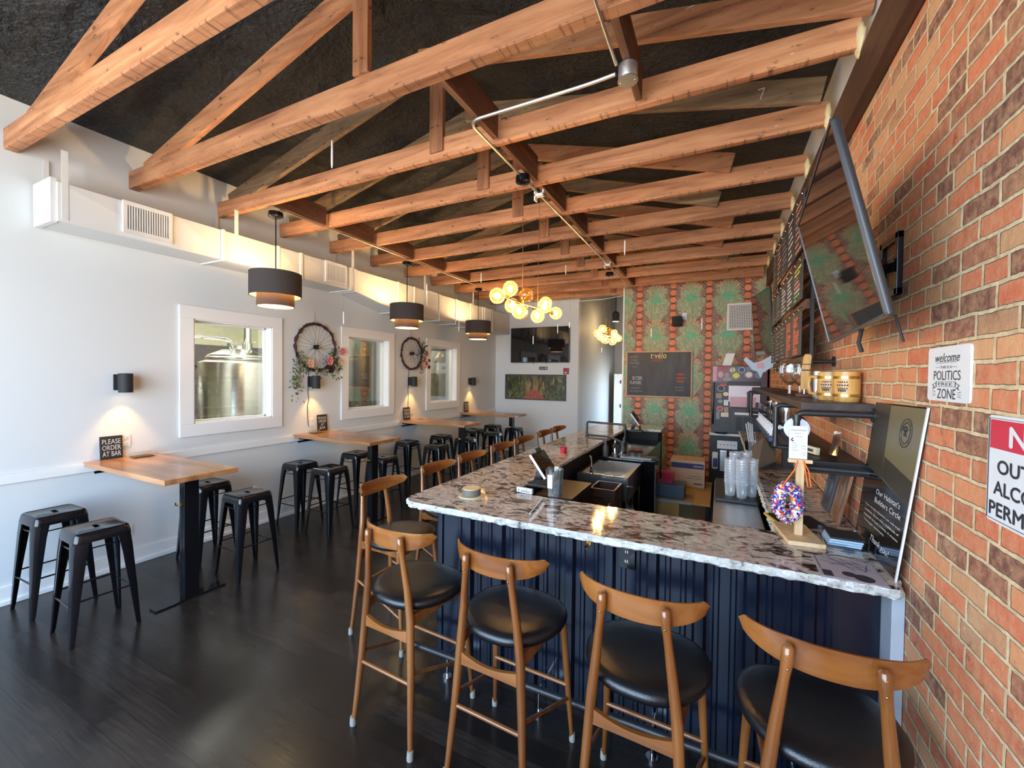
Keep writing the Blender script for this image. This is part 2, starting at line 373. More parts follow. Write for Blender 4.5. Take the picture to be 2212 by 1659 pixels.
def mk_cup():
    m, t, b = _new('cup_plastic'); g = G(t); t.nodes.remove(b); o = t.nodes['Material Output']
    tr = g.n('ShaderNodeBsdfTransparent'); tr.inputs[0].default_value = (.96, .97, .98, 1)
    df = g.n('ShaderNodeBsdfDiffuse'); df.inputs[0].default_value = (.85, .88, .9, 1)
    gl = g.n('ShaderNodeBsdfGlossy'); gl.inputs['Roughness'].default_value = .12
    lw = g.n('ShaderNodeLayerWeight'); lw.inputs[0].default_value = .4
    m1 = g.n('ShaderNodeMixShader'); g.l(g.m('MULTIPLY_ADD', lw.outputs['Facing'], .5, .25), m1.inputs[0]); g.l(tr.outputs[0], m1.inputs[1]); g.l(df.outputs[0], m1.inputs[2])
    m2 = g.n('ShaderNodeMixShader'); g.l(g.m('MULTIPLY_ADD', lw.outputs['Fresnel'], .5, .08), m2.inputs[0]); g.l(m1.outputs[0], m2.inputs[1]); g.l(gl.outputs[0], m2.inputs[2])
    g.l(m2.outputs[0], o.inputs['Surface'])
mk_cup()
mk_thin_glass('acrylic', (.93, .96, .97), .05)

pm('navy', hexc(13, 20, 36), .20, 0, .6, 0); pm('navy_dark', hexc(14, 20, 34), .35)
pm('black_metal', (.006, .007, .009), .15, 0, .5); pm('black', (.012, .012, .013), .45); pm('black_gloss', (.006, .006, .007), .08, 0, .6)
pm('black_matte', (.016, .016, .018), .7); pm('pipe_black', (.022, .022, .024), .38)
pm('leather', (.006, .006, .007), .30, bump=.12, bscale=220); pm('cap_grey', hexc(150, 146, 138), .5)
pm('steel', (.62, .61, .57), .25, 1); pm('steel_brushed', (.70, .70, .69), .34, 1); pm('chrome', (.8, .8, .8), .08, 1); pm('brass', hexc(206, 170, 96), .22, 1)
pm('galv', (.6, .6, .6), .35, .9); pm('dark_grey', (.06, .06, .065), .5); pm('grey', (.25, .25, .25), .5); pm('mid_brown', hexc(60, 42, 32), .4)
pm('white', (.78, .78, .78), .45); pm('white_gloss', (.8, .8, .8), .2); pm('end_grey', (.42, .46, .52), .25); pm('paper', (.8, .8, .8), .7); pm('cream', hexc(226, 206, 160), .5)
pm('shade_outer', hexc(62, 54, 52), .85, bump=.3, bscale=300); pm('shade_inner', hexc(84, 66, 58), .85, bump=.3, bscale=300)
pm('shade_lining', hexc(235, 205, 140), .6)
pm('red', hexc(196, 32, 44), .45); pm('red_plastic', hexc(176, 24, 56), .4); pm('sign_red', hexc(214, 40, 66), .35); pm('ink', hexc(42, 44, 50), .6)
pm('alarm_red', hexc(150, 24, 40), .4)
pm('chalk_white', hexc(205, 205, 205), .9); pm('chalk_yellow', hexc(238, 220, 150), .9); pm('chalk_red', hexc(196, 92, 76), .9); pm('chalk_lilac', hexc(168, 140, 156), .9)
pm('chalk_dim', hexc(128, 126, 128), .9)
pm('frame_pine', hexc(214, 160, 120), .6); pm('cardboard', hexc(186, 156, 128), .8); pm('navy_label', hexc(40, 38, 92), .6); pm('osb', hexc(190, 150, 84), .8, bump=.4, bscale=40)
pm('crate_blue', hexc(72, 88, 104), .5); pm('orange', hexc(236, 116, 40), .6); pm('yellow', hexc(228, 190, 60), .5)
pm('green_leaf', hexc(66, 82, 52), .7); pm('sage_leaf', hexc(112, 124, 88), .7); pm('rose_pink', hexc(226, 142, 140), .7); pm('rose_peach', hexc(236, 182, 154), .7); pm('rose_plum', hexc(56, 22, 40), .7)
pm('twig', hexc(52, 34, 36), .8); pm('rim_red', hexc(92, 24, 40), .5); pm('dusty_rose', hexc(170, 118, 108), .8)
pm('screen', (.010, .010, .011), .035, 0, .6); pm('tv_case', (.02, .02, .022), .3); pm('bezel', hexc(92, 94, 98), .3, .6)
pm('bulb', (1, .8, .5), .3, emit=(1, .66, .28), es=190); pm('lamp_disc', (1, .85, .6), .3, emit=(1, .72, .34), es=5); pm('filament', (1, .7, .3), .3, emit=(1, .55, .18), es=60)
pm('tube_white', (.85, .87, .88), .3); pm('wire', hexc(150, 110, 70), .4, .6); pm('thread', hexc(60, 60, 60), .6)
pm('grille_white', (.75, .75, .74), .4); pm('grille_dark', (.10, .10, .12), .6)
pm('blue_tap', hexc(40, 72, 120), .4); pm('machine_purple', hexc(84, 58, 66), .35); pm('pink_panel', hexc(206, 160, 166), .4); pm('screen_white', hexc(222, 214, 226), .3)
pm('sky_grey', hexc(150, 166, 178), .4); pm('slate', hexc(112, 106, 98), .6); pm('disc_silver', hexc(170, 172, 182), .4, .5)
pm('walnut', hexc(96, 52, 36), .4); pm('mat_lilac', hexc(176, 168, 176), .5); pm('mat_ink', hexc(52, 48, 58), .6); pm('card_blue', hexc(176, 200, 224), .5)
pm('brewery_wall', hexc(168, 166, 142), .8); pm('burlap', hexc(118, 108, 76), .35); pm('burlap_dark', hexc(58, 52, 40), .35); pm('slot_dark', (.001, .001, .001), 1, 0, 0)
for nm, c in (('st_blue', (44, 64, 130)), ('st_cream', (226, 214, 180)), ('st_yellow', (214, 216, 96)), ('st_grey', (150, 148, 146)), ('st_pink', (214, 150, 160)),
              ('st_dark', (44, 44, 48)), ('st_tan', (176, 140, 116)), ('st_red', (190, 60, 70)), ('st_white', (222, 222, 222)), ('st_steel', (104, 124, 156)),
              ('menu_red', (196, 84, 72)), ('menu_green', (110, 200, 110)), ('menu_lime', (214, 226, 70)), ('menu_pink', (232, 150, 130))):
    pm(nm, hexc(*c), .5)

# ---------------------------------------------------------------- building helpers
class MB:
    def __init__(s): s.bm = bmesh.new(); s.bv = False
    def v(s, p): return s.bm.verts.new(p)
    def f(s, vs):
        try: return s.bm.faces.new(vs)
        except ValueError: return None
    def poly(s, pts): return s.f([s.v(p) for p in pts])
    def hexa(s, b, t):
        b = [s.v(p) for p in b]; t = [s.v(p) for p in t]
        s.f(b[::-1]); s.f(t)
        for i in range(4): s.f((b[i], b[(i+1) % 4], t[(i+1) % 4], t[i]))
        return b+t
    def box(s, x0, x1, y0, y1, z0, z1, bev=0, seg=2):
        vs = s.hexa([(x0, y0, z0), (x1, y0, z0), (x1, y1, z0), (x0, y1, z0)], [(x0, y0, z1), (x1, y0, z1), (x1, y1, z1), (x0, y1, z1)])
        if bev: s._bev(vs, bev, seg)
        return s
    def _bev(s, vs, bev, seg):
        s.bv = True
        es = set()
        for v in vs:
            for e in v.link_edges: es.add(e)
        bmesh.ops.bevel(s.bm, geom=list(es), offset=bev, segments=seg, affect='EDGES', profile=.5)
    def obox(s, c, u, v, n, bev=0, seg=2):
        """box centred on c with half vectors u, v, n"""
        c, u, v, n = map(Vector, (c, u, v, n))
        if u.cross(v).dot(n) < 0: u = -u
        vs = s.hexa([c-u-v-n, c+u-v-n, c+u+v-n, c-u+v-n], [c-u-v+n, c+u-v+n, c+u+v+n, c-u+v+n])
        if bev: s._bev(vs, bev, seg)
        return s
    def beam(s, p, q, w, h, up=(0, 0, 1), bev=0):
        """rectangular bar from p to q, w wide, h high"""
        p, q = Vector(p), Vector(q); d = q-p; up = Vector(up); sd = d.cross(up).normalized(); u2 = sd.cross(d).normalized()
        return s.obox((p+q)/2, d/2, sd*w/2, u2*h/2, bev)
    def _ring(s, c, d, r, n, ph=0):
        d = Vector(d).normalized(); a = Vector((1, 0, 0)) if abs(d.x) < .8 else Vector((0, 1, 0))
        u = d.cross(a).normalized(); w_ = d.cross(u)
        return [s.v(Vector(c)+(u*math.cos(ph+2*PI*i/n)+w_*math.sin(ph+2*PI*i/n))*r) for i in range(n)]
    def cyl(s, p, q, r0, r1=None, n=16, caps=True):
        r1 = r0 if r1 is None else r1; d = Vector(q)-Vector(p)
        a, b = s._ring(p, d, r0, n), s._ring(q, d, r1, n)
        for i in range(n): s.f((a[i], a[(i+1) % n], b[(i+1) % n], b[i]))
        if caps: s.f(a[::-1]); s.f(b)
        return s
    def tube(s, pts, r, n=8, closed=False, caps=True):
        pts = [Vector(p) for p in pts]; N = len(pts); rings = []; u = None
        for i, p in enumerate(pts):
            if closed: d = pts[(i+1) % N]-pts[i-1]
            else: d = pts[min(i+1, N-1)]-pts[max(i-1, 0)]
            d.normalize()
            if u is None:
                a = Vector((0, 0, 1)) if abs(d.z) < .9 else Vector((1, 0, 0)); u = d.cross(a).normalized()
            u = (u-d*u.dot(d)).normalized(); w_ = d.cross(u)
            rr = r[i] if isinstance(r, (list, tuple)) else r
            rings.append([s.v(p+(u*math.cos(2*PI*k/n)+w_*math.sin(2*PI*k/n))*rr) for k in range(n)])
        M = N if closed else N-1
        for i in range(M):
            a, b = rings[i], rings[(i+1) % N]
            for k in range(n): s.f((a[k], a[(k+1) % n], b[(k+1) % n], b[k]))
        if caps and not closed: s.f(rings[0][::-1]); s.f(rings[-1])
        return s
    def lathe(s, prof, c=(0, 0, 0), n=24, ax='Z'):
        """prof = [(r, h), ...] turned about an axis through c"""
        c = Vector(c); rings = []
        mapf = {'Z': lambda r, a, h: Vector((r*math.cos(a), r*math.sin(a), h)), 'X': lambda r, a, h: Vector((h, r*math.cos(a), r*math.sin(a))),
                'Y': lambda r, a, h: Vector((r*math.sin(a), h, r*math.cos(a)))}[ax]
        for r, h in prof:
            if r < 1e-6: rings.append([s.v(c+mapf(0, 0, h))])
            else: rings.append([s.v(c+mapf(r, 2*PI*i/n, h)) for i in range(n)])
        for a, b in zip(rings, rings[1:]):
            for i in range(n):
                if len(a) == 1 and len(b) == 1: continue
                if len(a) == 1: s.f((a[0], b[(i+1) % n], b[i]))
                elif len(b) == 1: s.f((a[i], a[(i+1) % n], b[0]))
                else: s.f((a[i], a[(i+1) % n], b[(i+1) % n], b[i]))
        return s
    def sph(s, c, r, sc=(1, 1, 1), nu=16, nv=10):
        prof = [(r*math.sin(PI*i/nv), -r*math.cos(PI*i/nv)) for i in range(nv+1)]
        n0 = len(s.bm.verts); s.lathe(prof, (0, 0, 0), nu)
        s.bm.verts.ensure_lookup_table()
        for v in s.bm.verts[n0:]: v.co = Vector((v.co.x*sc[0], v.co.y*sc[1], v.co.z*sc[2]))+Vector(c)
        return s
    def prism(s, pts, o, u, v, d):
        """2-D outline in the plane o + a*u + b*v, pushed along d"""
        o, u, v, d = map(Vector, (o, u, v, d))
        a = [s.v(o+u*x+v*y) for x, y in pts]; b = [s.v(o+u*x+v*y+d) for x, y in pts]
        s.f(a); s.f(b[::-1]); N = len(pts)
        for i in range(N): s.f((a[(i+1) % N], a[i], b[i], b[(i+1) % N]))
        return s
    def loft(s, rings, caps=True, closed=True):
        R = [[s.v(p) for p in r] for r in rings]; n = len(R[0])
        for a, b in zip(R, R[1:]):
            for i in range(n if closed else n-1): s.f((a[i], a[(i+1) % n], b[(i+1) % n], b[i]))
        if caps: s.f(R[0][::-1]); s.f(R[-1])
        return s
    def build(s, name, m, parent=None, org=None, ang=40, smooth=True):
        if org is None: org = tuple(parent['_org']) if (parent is not None and '_org' in parent) else (0, 0, 0)
        org = Vector(org)
        for v in s.bm.verts: v.co -= org
        bmesh.ops.recalc_face_normals(s.bm, faces=s.bm.faces)
        me = bpy.data.meshes.new(name); s.bm.to_mesh(me); s.bm.free()
        me.materials.append(MATS[m] if isinstance(m, str) else m)
        if smooth:
            for p in me.polygons: p.use_smooth = True
            me.set_sharp_from_angle(angle=math.radians(ang))
        o = bpy.data.objects.new(name, me); COL.objects.link(o)
        if s.bv:
            wn = o.modifiers.new('wn', 'WEIGHTED_NORMAL'); wn.keep_sharp = True
        if parent is not None:
            o.parent = parent
            if '_org' in parent: o['_org'] = list(parent['_org'])
        else:
            o.location = org
        return o
def tag(o, label, cat, group=None, kind=None):
    o['label'] = label; o['category'] = cat
    if group: o['group'] = group
    if kind: o['kind'] = kind
    return o
def thing(name, label, cat, loc=(0, 0, 0), group=None):
    """an Empty at the thing's base; its parts are given in world coordinates"""
    o = bpy.data.objects.new(name, None); COL.objects.link(o); o.location = loc; o['_org'] = list(loc); o.empty_display_size = .1
    return tag(o, label, cat, group)
def struct(mb, name, m, label=None, ang=40, parent=None, org=None):
    o = mb.build(name, m, parent, org, ang)
    if parent is None:
        o['kind'] = 'structure'
        if label: o['label'] = label; o['category'] = name.split('_')[0]
    return o
def copy_tree(o, parent=None):
    c = o.copy(); COL.objects.link(c)
    if parent is not None: c.parent = parent
    for ch in list(o.children): copy_tree(ch, c)
    return c
def text(body, parent, m, o, u, v, w=None, h=None, size=None, name='lettering', align='CENTER', n=.0012, shear=0, lift=None, label=None, bold=0):
    """lettering laid on a surface at o with its line along u and its height along v"""
    cu = bpy.data.curves.new('t', 'FONT'); cu.body = body; cu.align_x = align; cu.align_y = 'CENTER'; cu.size = 1; cu.resolution_u = 3; cu.shear = shear
    ob = bpy.data.objects.new('t', cu); COL.objects.link(ob)
    me = bpy.data.meshes.new_from_object(ob.evaluated_get(bpy.context.evaluated_depsgraph_get()))
    bpy.data.objects.remove(ob); bpy.data.curves.remove(cu)
    xs = [q.co.x for q in me.vertices]; ys = [q.co.y for q in me.vertices]
    cx, cy = (min(xs)+max(xs))/2, (min(ys)+max(ys))/2
    sx = w/(max(xs)-min(xs)) if w else None; sy = h/(max(ys)-min(ys)) if h else None
    sx = sx or sy or size; sy = sy or (sx if not size else size)
    u = Vector(u).normalized(); v = Vector(v).normalized(); nn = u.cross(v).normalized(); o = Vector(o); org = Vector(parent['_org'])
    if lift is None: lift = n
    if bold:
        bm_ = bmesh.new(); bm_.from_mesh(me); geo0 = bm_.faces[:]
        for k_, (ox, oy) in enumerate(((bold, 0), (-bold, 0), (0, bold), (0, -bold))):
            d_ = bmesh.ops.duplicate(bm_, geom=geo0)['geom']
            bmesh.ops.translate(bm_, vec=(ox, oy, .004*(k_+1)), verts=[e_ for e_ in d_ if isinstance(e_, bmesh.types.BMVert)])
        bm_.to_mesh(me); bm_.free()
    for q in me.vertices:
        zz_ = q.co.z
        a = (q.co.x-(cx if align == 'CENTER' else min(xs)))*sx; b_ = (q.co.y-cy)*sy
        q.co = o+u*a+v*b_+nn*(lift+zz_*.01)-org
    me.name = name
    me.materials.append(MATS[m]); ob = bpy.data.objects.new(name, me); COL.objects.link(ob); ob.parent = parent
    if label: ob['label'] = label
    return ob
X, Y, Z = Vector((1, 0, 0)), Vector((0, 1, 0)), Vector((0, 0, 1))
# ================================================================ ROOM SHELL
WX, BX = -5.15, .69            # left wall face, brick face
WINS = [(2.435, 3.60), (4.56, 5.71), (6.61, 7.79)]      # outer trim extents along Y
WZ0, WZ1, TRIM = 1.195, 2.61, .135
mb = MB(); mb.box(-9.2, .9, -1.9, 14, -.12, 0); struct(mb, 'floor', 'floor_wood', 'dark stained plank floor of the taproom')
mb = MB()
ys = [-1.75]+[q for a, b in WINS for q in (a+TRIM, b-TRIM)]+[9.6]
mb.box(WX-.17, WX, -1.75, 9.6, 0, WZ0+TRIM); mb.box(WX-.17, WX, -1.75, 9.6, WZ1-TRIM, 4.25)
for i in range(0, len(ys), 2): mb.box(WX-.17, WX, ys[i], ys[i+1], WZ0+TRIM, WZ1-TRIM)
struct(mb, 'wall_left', 'wall_white', 'long off-white plaster wall with three interior windows')
mb = MB(); mb.box(BX, BX+.25, -1.75, 9.0, 0, 3.72); struct(mb, 'wall_right', 'brick', 'exposed red brick wall behind the bar')
mb = MB(); mb.box(BX-.012, BX+.25, -1.75, 9.0, 3.60, 4.4); struct(mb, 'trim_1', 'trim_white', 'white painted strip between the brick and the roof')
mb = MB(); mb.box(WX-.17, -2.97, 9.45, 9.6, 0, 4.9); struct(mb, 'wall_back', 'wall_white', 'pale end wall that carries the flat television')
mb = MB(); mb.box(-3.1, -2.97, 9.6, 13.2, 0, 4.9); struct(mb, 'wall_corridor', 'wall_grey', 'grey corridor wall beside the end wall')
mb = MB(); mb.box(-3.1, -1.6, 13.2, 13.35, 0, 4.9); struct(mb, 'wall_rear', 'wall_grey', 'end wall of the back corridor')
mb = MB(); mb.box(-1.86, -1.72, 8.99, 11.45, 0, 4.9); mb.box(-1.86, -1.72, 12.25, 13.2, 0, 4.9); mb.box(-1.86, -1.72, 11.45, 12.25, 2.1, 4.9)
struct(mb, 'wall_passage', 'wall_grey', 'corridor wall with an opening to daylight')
mb = MB(); mb.box(-1.81, BX, 8.85, 8.99, 0, 4.9); struct(mb, 'wall_accent', 'wallpaper', 'accent wall papered with orange discs and green lotus leaves', org=(0, 8.85, 0))
mb = MB(); mb.box(-1.835, -1.805, 8.842, 9.0, 0, 4.6); struct(mb, 'trim_2', 'trim_white', 'thin white corner bead at the edge of the papered wall')
# storefront behind the camera
mb = MB()
mb.box(-5.4, -4.95, -1.75, -1.6, 0, 4.9); mb.box(.35, .95, -1.75, -1.6, 0, 4.9); mb.box(-5.4, .95, -1.75, -1.6, 0, .42); mb.box(-5.4, .95, -1.75, -1.6, 3.48, 4.9)
struct(mb, 'wall_front', 'dark_paint', 'storefront wall with large windows')
mb = MB()
for x in (-4.95, -3.6, -2.3, -1.0, .30): mb.box(x, x+.06, -1.74, -1.64, .42, 3.48)
for z in (.42, 2.55, 3.42): mb.box(-4.95, .36, -1.735, -1.645, z, z+.06)
struct(mb, 'window_4', 'dark_paint', 'storefront window frame with slim mullions')
# ceiling: black sprayed foam following the roof slopes
def foam_z(x): return 4.09+.235*(min(x-WX, BX-x) if x > WX and x < BX else -.1)
mb = MB(); nx, ny = 70, 150; gv = []
from mathutils import noise as mnoise
for j in range(ny+1):
    row = []
    for i in range(nx+1):
        x = -5.35+6.3*i/nx; y = -1.8+15.4*j/ny
        q = Vector((x*1.6, y*1.6, 0))
        fd = max(0, min(1, min(x-WX, BX-x)/.5-.05)); d = fd*(mnoise.fractal(q, .9, 2.1, 5)*.07 + .03*mnoise.noise(Vector((x*.7, y*5, 3))))
        row.append(mb.v((x, y, foam_z(x)+d)))
    gv.append(row)
for j in range(ny):
    for i in range(nx): mb.f((gv[j][i], gv[j][i+1], gv[j+1][i+1], gv[j+1][i]))
struct(mb, 'ceiling', 'foam', 'black sprayed foam insulation under the roof', 180)
mb = MB(); mb.box(-5.5, 1.0, -1.9, 14, 5.3, 5.4); struct(mb, 'roof', 'dark_paint', 'roof deck above the foam')
# skirting and chair rail
mb = MB(); mb.box(WX, WX+.022, -1.6, 9.45, .035, .15, .004); mb.box(WX, WX+.04, -1.6, 9.45, 0, .038, .006); struct(mb, 'baseboard_left', 'trim_white', 'white baseboard along the window wall')
mb = MB(); mb.box(WX, WX+.022, -1.6, 9.45, .975, 1.055, .004); struct(mb, 'trim_3', 'trim_white', 'white chair rail along the window wall')
mb = MB(); mb.box(WX, -2.97, 9.428, 9.45, 0, .15, .004); struct(mb, 'baseboard_back', 'trim_white', 'white baseboard of the end wall')
# interior windows
for k, (a, b) in enumerate(WINS):
    mb = MB(); t = TRIM; zx = WX+.022
    mb.box(WX, zx, a, b, WZ1-t, WZ1, .003); mb.box(WX, zx, a, b, WZ0, WZ0+t, .003)
    mb.box(WX, zx, a, a+t, WZ0+t, WZ1-t, .003); mb.box(WX, zx, b-t, b, WZ0+t, WZ1-t, .003)
    # jamb liner and glazing stop
    for y0, y1 in ((a+t-.003, a+t+.012), (b-t-.012, b-t+.003)): mb.box(WX-.17, WX+.01, y0, y1, WZ0+t, WZ1-t)
    for z0, z1 in ((WZ0+t-.003, WZ0+t+.012), (WZ1-t-.012, WZ1-t+.003)): mb.box(WX-.17, WX+.01, a+t, b-t, z0, z1)
    for y0, y1 in ((a+t, a+t+.028), (b-t-.028, b-t)): mb.box(WX-.14, WX-.10, y0, y1, WZ0+t, WZ1-t)
    for z0, z1 in ((WZ0+t, WZ0+t+.028), (WZ1-t-.028, WZ1-t)): mb.box(WX-.14, WX-.10, a+t, b-t, z0, z1)
    o = struct(mb, 'window_%d' % (k+1), 'trim_white', ('nearest', 'middle', 'farthest')[k]+' white trimmed window looking into the brewery')
    mb = MB(); mb.box(WX-.125, WX-.117, a+t, b-t, WZ0+t, WZ1-t); mb.build('pane', 'glass', o, smooth=False)
# brewery behind the windows
mb = MB(); mb.box(-9.2, -9.05, -.5, 10.5, 0, 4.2); mb.box(-9.2, -5.32, -.6, -.5, 0, 4.2); mb.box(-9.2, -5.32, 10.4, 10.5, 0, 4.2); struct(mb, 'wall_brewery', 'brewery_wall', 'plain brewery wall seen through the windows')
mb = MB(); mb.box(-9.2, -5.32, -.6, 10.5, 4.15, 4.25); struct(mb, 'ceiling_brewery', 'brewery_wall', 'brewery ceiling')
mb = MB(); mb.box(-9.05, -8.9, -.5, 10.4, 2.02, 2.42); mb.box(-9.05, -8.95, -.5, 10.4, 0, 2.02); struct(mb, 'trim_4', 'dark_grey', 'dark lower band of the brewery wall')

# open rear door
o = MB(); o.box(-2.80, -1.87, 12.40, 12.445, 0, 1.98, .003); dr = struct(o, 'door_1', 'white', 'white door leaf standing open at the end of the corridor')
for z in (.3, 1.0, 1.7):
    mb = MB(); mb.box(-2.62, -2.59, 12.388, 12.40, z, z+.1); mb.build('hinge', 'black_metal', dr)

# ================================================================ ROOF TRUSSES
TY = [1.23, 2.02, 2.82, 3.57, 4.34, 5.14, 5.96, 6.74, 7.56, 8.36, 9.12]
ordn = ['first', 'second', 'third', 'fourth', 'fifth', 'sixth', 'seventh', 'eighth', 'ninth', 'tenth', 'eleventh']
tl = ['nearest roof truss, only its left half in view at the top corner', 'second roof truss from the camera, pale nail marks along its underside',
      'third roof truss from the camera, first one to reach the brown ledger board', 'fourth roof truss, carrying the grey rafter board chalked with a 7',
      'fifth roof truss, just behind the first chandelier canopy', 'sixth roof truss from the camera', 'seventh roof truss from the camera',
      'eighth roof truss from the camera', 'ninth roof truss, second last before the papered wall', 'tenth roof truss, running just above the top of the wallpaper',
      'farthest roof truss, behind the papered wall and above the television wall']
RX = [.68, .68, .68, .59, .06, -.05, .10, 0, .08, .1, 0]      # where the right rafter board is cut off
for k, y in enumerate(TY):
    r = thing('roof_truss', tl[k], 'truss', (-2.24, y, 3.65), 'wooden roof trusses')
    rnd = random.Random(k)
    th = .075 if k < 2 else .055
    mb = MB(); mb.box(WX+.005, BX-.06, y, y+th, 3.65, 3.815, .006); mb.build('bottom_chord', 'beam', r)
    y1 = y-.045 if k >= 3 else y+th
    mb = MB(); mb.beam((WX+.12, y+th+.024, 3.83), (-2.24, y+th+.024, 4.50), .045, .175, bev=.004); mb.build('rafter', 'beam' if k in (0, 1) else 'beam_grey', r)
    xe = RX[k]; ze = 3.875-(.66-xe)*.06
    mb = MB(); mb.beam((-2.28, y-.024, 4.47), (xe, y-.024, ze), .045, .165, bev=.004); mb.build('rafter', 'beam_grey' if k in (3, 5, 8) else 'beam', r)
    mb = MB(); mb.box(-2.165, -2.035, y-.02, y+.02, 3.70 if k > 1 else 3.815, 4.5, .004); mb.build('king_post', 'beam_z', r)
    if k == 3:
        mb = MB()
        for p, q in (((.20, 3.97), (.24, 3.975)), ((.24, 3.975), (.215, 3.90))): mb.beam((p[0], y-.048, p[1]), (q[0], y-.048, q[1]), .003, .006)
        mb.build('chalk_mark', 'chalk_white', r)
# boards set between the trusses
def blocking(x, y0, y1, z0, z1, label, m='beam_y', w=.042):
    mb = MB(); mb.box(x-w/2, x+w/2, y0, y1, z0, z1, .003); o = mb.build('blocking_board', m, None, (x, (y0+y1)/2, z0)); tag(o, label, 'board', 'blocking boards between the trusses')
bl = [('between the second and third truss, above the bent conduit', 1), ('between the third and fourth truss, ending at the black chandelier canopy', 2), ('between the fourth and fifth truss, holding the first white bracket', 3),
      ('between the fifth and sixth truss, along the middle conduit', 4), ('between the sixth and seventh truss, along the middle conduit', 5), ('between the seventh and eighth truss, along the middle conduit', 6),
      ('between the eighth and ninth truss, along the middle conduit', 7), ('between the ninth and tenth truss, along the middle conduit', 8)]
for txt_, k in bl: blocking(-1.53, TY[k]+.078 if k == 1 else TY[k]+.057, TY[k+1]-.05, 3.65, 3.87, 'brown board '+txt_)
blocking(-.50, TY[0]+.078, TY[1]-.05, 3.65, 3.87, 'brown board over the bar, at the top edge of the photo')
blocking(-.50, TY[1]+.078, TY[2]-.05, 3.65, 3.87, 'brown board over the bar holding the round junction box')
for k in (2, 3, 4, 5, 6):
    blocking(-4.24, TY[k]+.057, TY[k+1]-.05, 3.65, 3.86, 'brown board near the window wall, between the %s and %s truss' % (ordn[k], ordn[k+1]))
mb = MB(); mb.box(BX-.064, BX-.004, .2, 7.9, 3.38, 3.64, .008); o = mb.build('ledger_board', 'ledger', None, (BX, 4, 3.33)); tag(o, 'long dark brown ledger board along the top of the brick wall', 'board')
# cream spray foam where the truss ends meet the ledger
for k, y in enumerate(TY[2:9]):
    mb = MB(); c = Vector((BX-.065, y+.02, 3.70)); n0 = 0
    mb.sph(c, 1, (.022, .055, .085), 14, 10)
    for v in mb.bm.verts:
        d = (v.co-c); v.co = c+d*(1+.45*mnoise.noise(v.co*28+Vector((k, 0, 0)))+.2*mnoise.noise(v.co*70))
    o = mb.build('foam_lump', 'cream', None, (BX-.06, y, 3.65), 180); tag(o, 'cream foam lump where the %s truss meets the ledger' % ordn[k+2], 'foam', 'foam lumps along the ledger')
# ================================================================ AIR DUCT
DX, DZ0, DZ1 = -4.76, 3.09, 3.40
du = thing('air_duct', 'long white square duct along the top of the window wall', 'duct', (DX, 5, DZ0))
def dzb(y): return DZ0 if y < 4.46 else (DZ0-.17 if y > 5.37 else DZ0-.17*(y-4.46)/.91)
seams = [1.42, 2.27, 2.66, 3.28, 3.59, 4.37, 4.46, 5.37, 5.78, 6.5, 7.05, 7.6, 8.1, 8.55, 9.44]
mb = MB()
for a, b in zip(seams, seams[1:]):
    za, zb = dzb(a), dzb(b)
    c = mb.v((DX+.012, (a+b)/2, ((za+zb)/2+DZ1)/2))
    q = [mb.v(p) for p in ((DX, a, za), (DX, b, zb), (DX, b, DZ1), (DX, a, DZ1))]
    mb.poly([(WX, a, za), (DX, a, za), (DX, b, zb), (WX, b, zb)])
    for i in range(4): mb.f((q[i], q[(i+1) % 4], c))
mb.poly([(WX, 1.42, DZ1), (DX, 1.42, DZ1), (DX, 9.44, DZ1), (WX, 9.44, DZ1)])
mb.poly([(WX, 1.42, DZ0), (DX, 1.42, DZ0), (DX, 1.42, DZ1), (WX, 1.42, DZ1)])
mb.build('shell', 'duct_white', du, ang=1)
for y in seams[2:-1]:
    mb = MB(); mb.box(DX-.002, DX+.020, y-.018, y+.018, dzb(y)-.012, DZ1+.008, .004); mb.box(WX, DX, y-.012, y+.012, dzb(y)-.014, dzb(y)); mb.build('seam', 'duct_white', du)
for y0, y1, n in ((1.82, 2.19, 16), (3.94, 4.29, 16), (6.10, 6.41, 14), (8.16, 8.47, 12)):
    mb = MB(); z0, z1 = DZ0+.035, DZ1+.005
    for a in ((y0, y0+.03, z0+.035, z1-.035), (y1-.03, y1, z0+.035, z1-.035), (y0, y1, z0, z0+.035), (y0, y1, z1-.035, z1)): mb.box(DX+.004, DX+.03, *a)
    rg = mb.build('register', 'grille_white', du)
    mb = MB(); mb.box(DX+.004, DX+.014, y0+.03, y1-.03, z0+.035, z1-.035); mb.build('backing', 'grille_dark', rg)
    mb = MB()
    for i in range(n):
        y = y0+.035+(y1-y0-.07)*(i+.5)/n; mb.box(DX+.012, DX+.028, y-.0045, y+.0045, z0+.03, z1-.03)
    mb.build('louvre', 'grille_white', rg)
mb = MB(); 
for a in ((WX+.02, WX+.07, DZ0+.045, DZ1-.03), (DX-.07, DX-.02, DZ0+.045, DZ1-.03), (WX+.02, DX-.02, DZ0-.01, DZ0+.045), (WX+.02, DX-.02, DZ1-.03, DZ1+.03)): mb.box(a[0], a[1], 1.385, 1.42, a[2], a[3])
eg = mb.build('end_grille', 'grille_white', du)
mb = MB(); mb.box(WX+.07, DX-.07, 1.40, 1.42, DZ0+.04, DZ1-.02); mb.build('filter', 'white', eg)
for y in (1.46, 2.80, 4.42, 6.06, 7.7):
    mb = MB(); mb.box(DX+.001, DX+.005, y-.02, y+.02, DZ0+.02, 3.66); mb.build('hanger_strap', 'duct_white', du); mb = MB(); mb.box(WX+.02, WX+.024, y-.018, y+.018, DZ1, 3.66); mb.build('hanger_strap', 'duct_white', du)

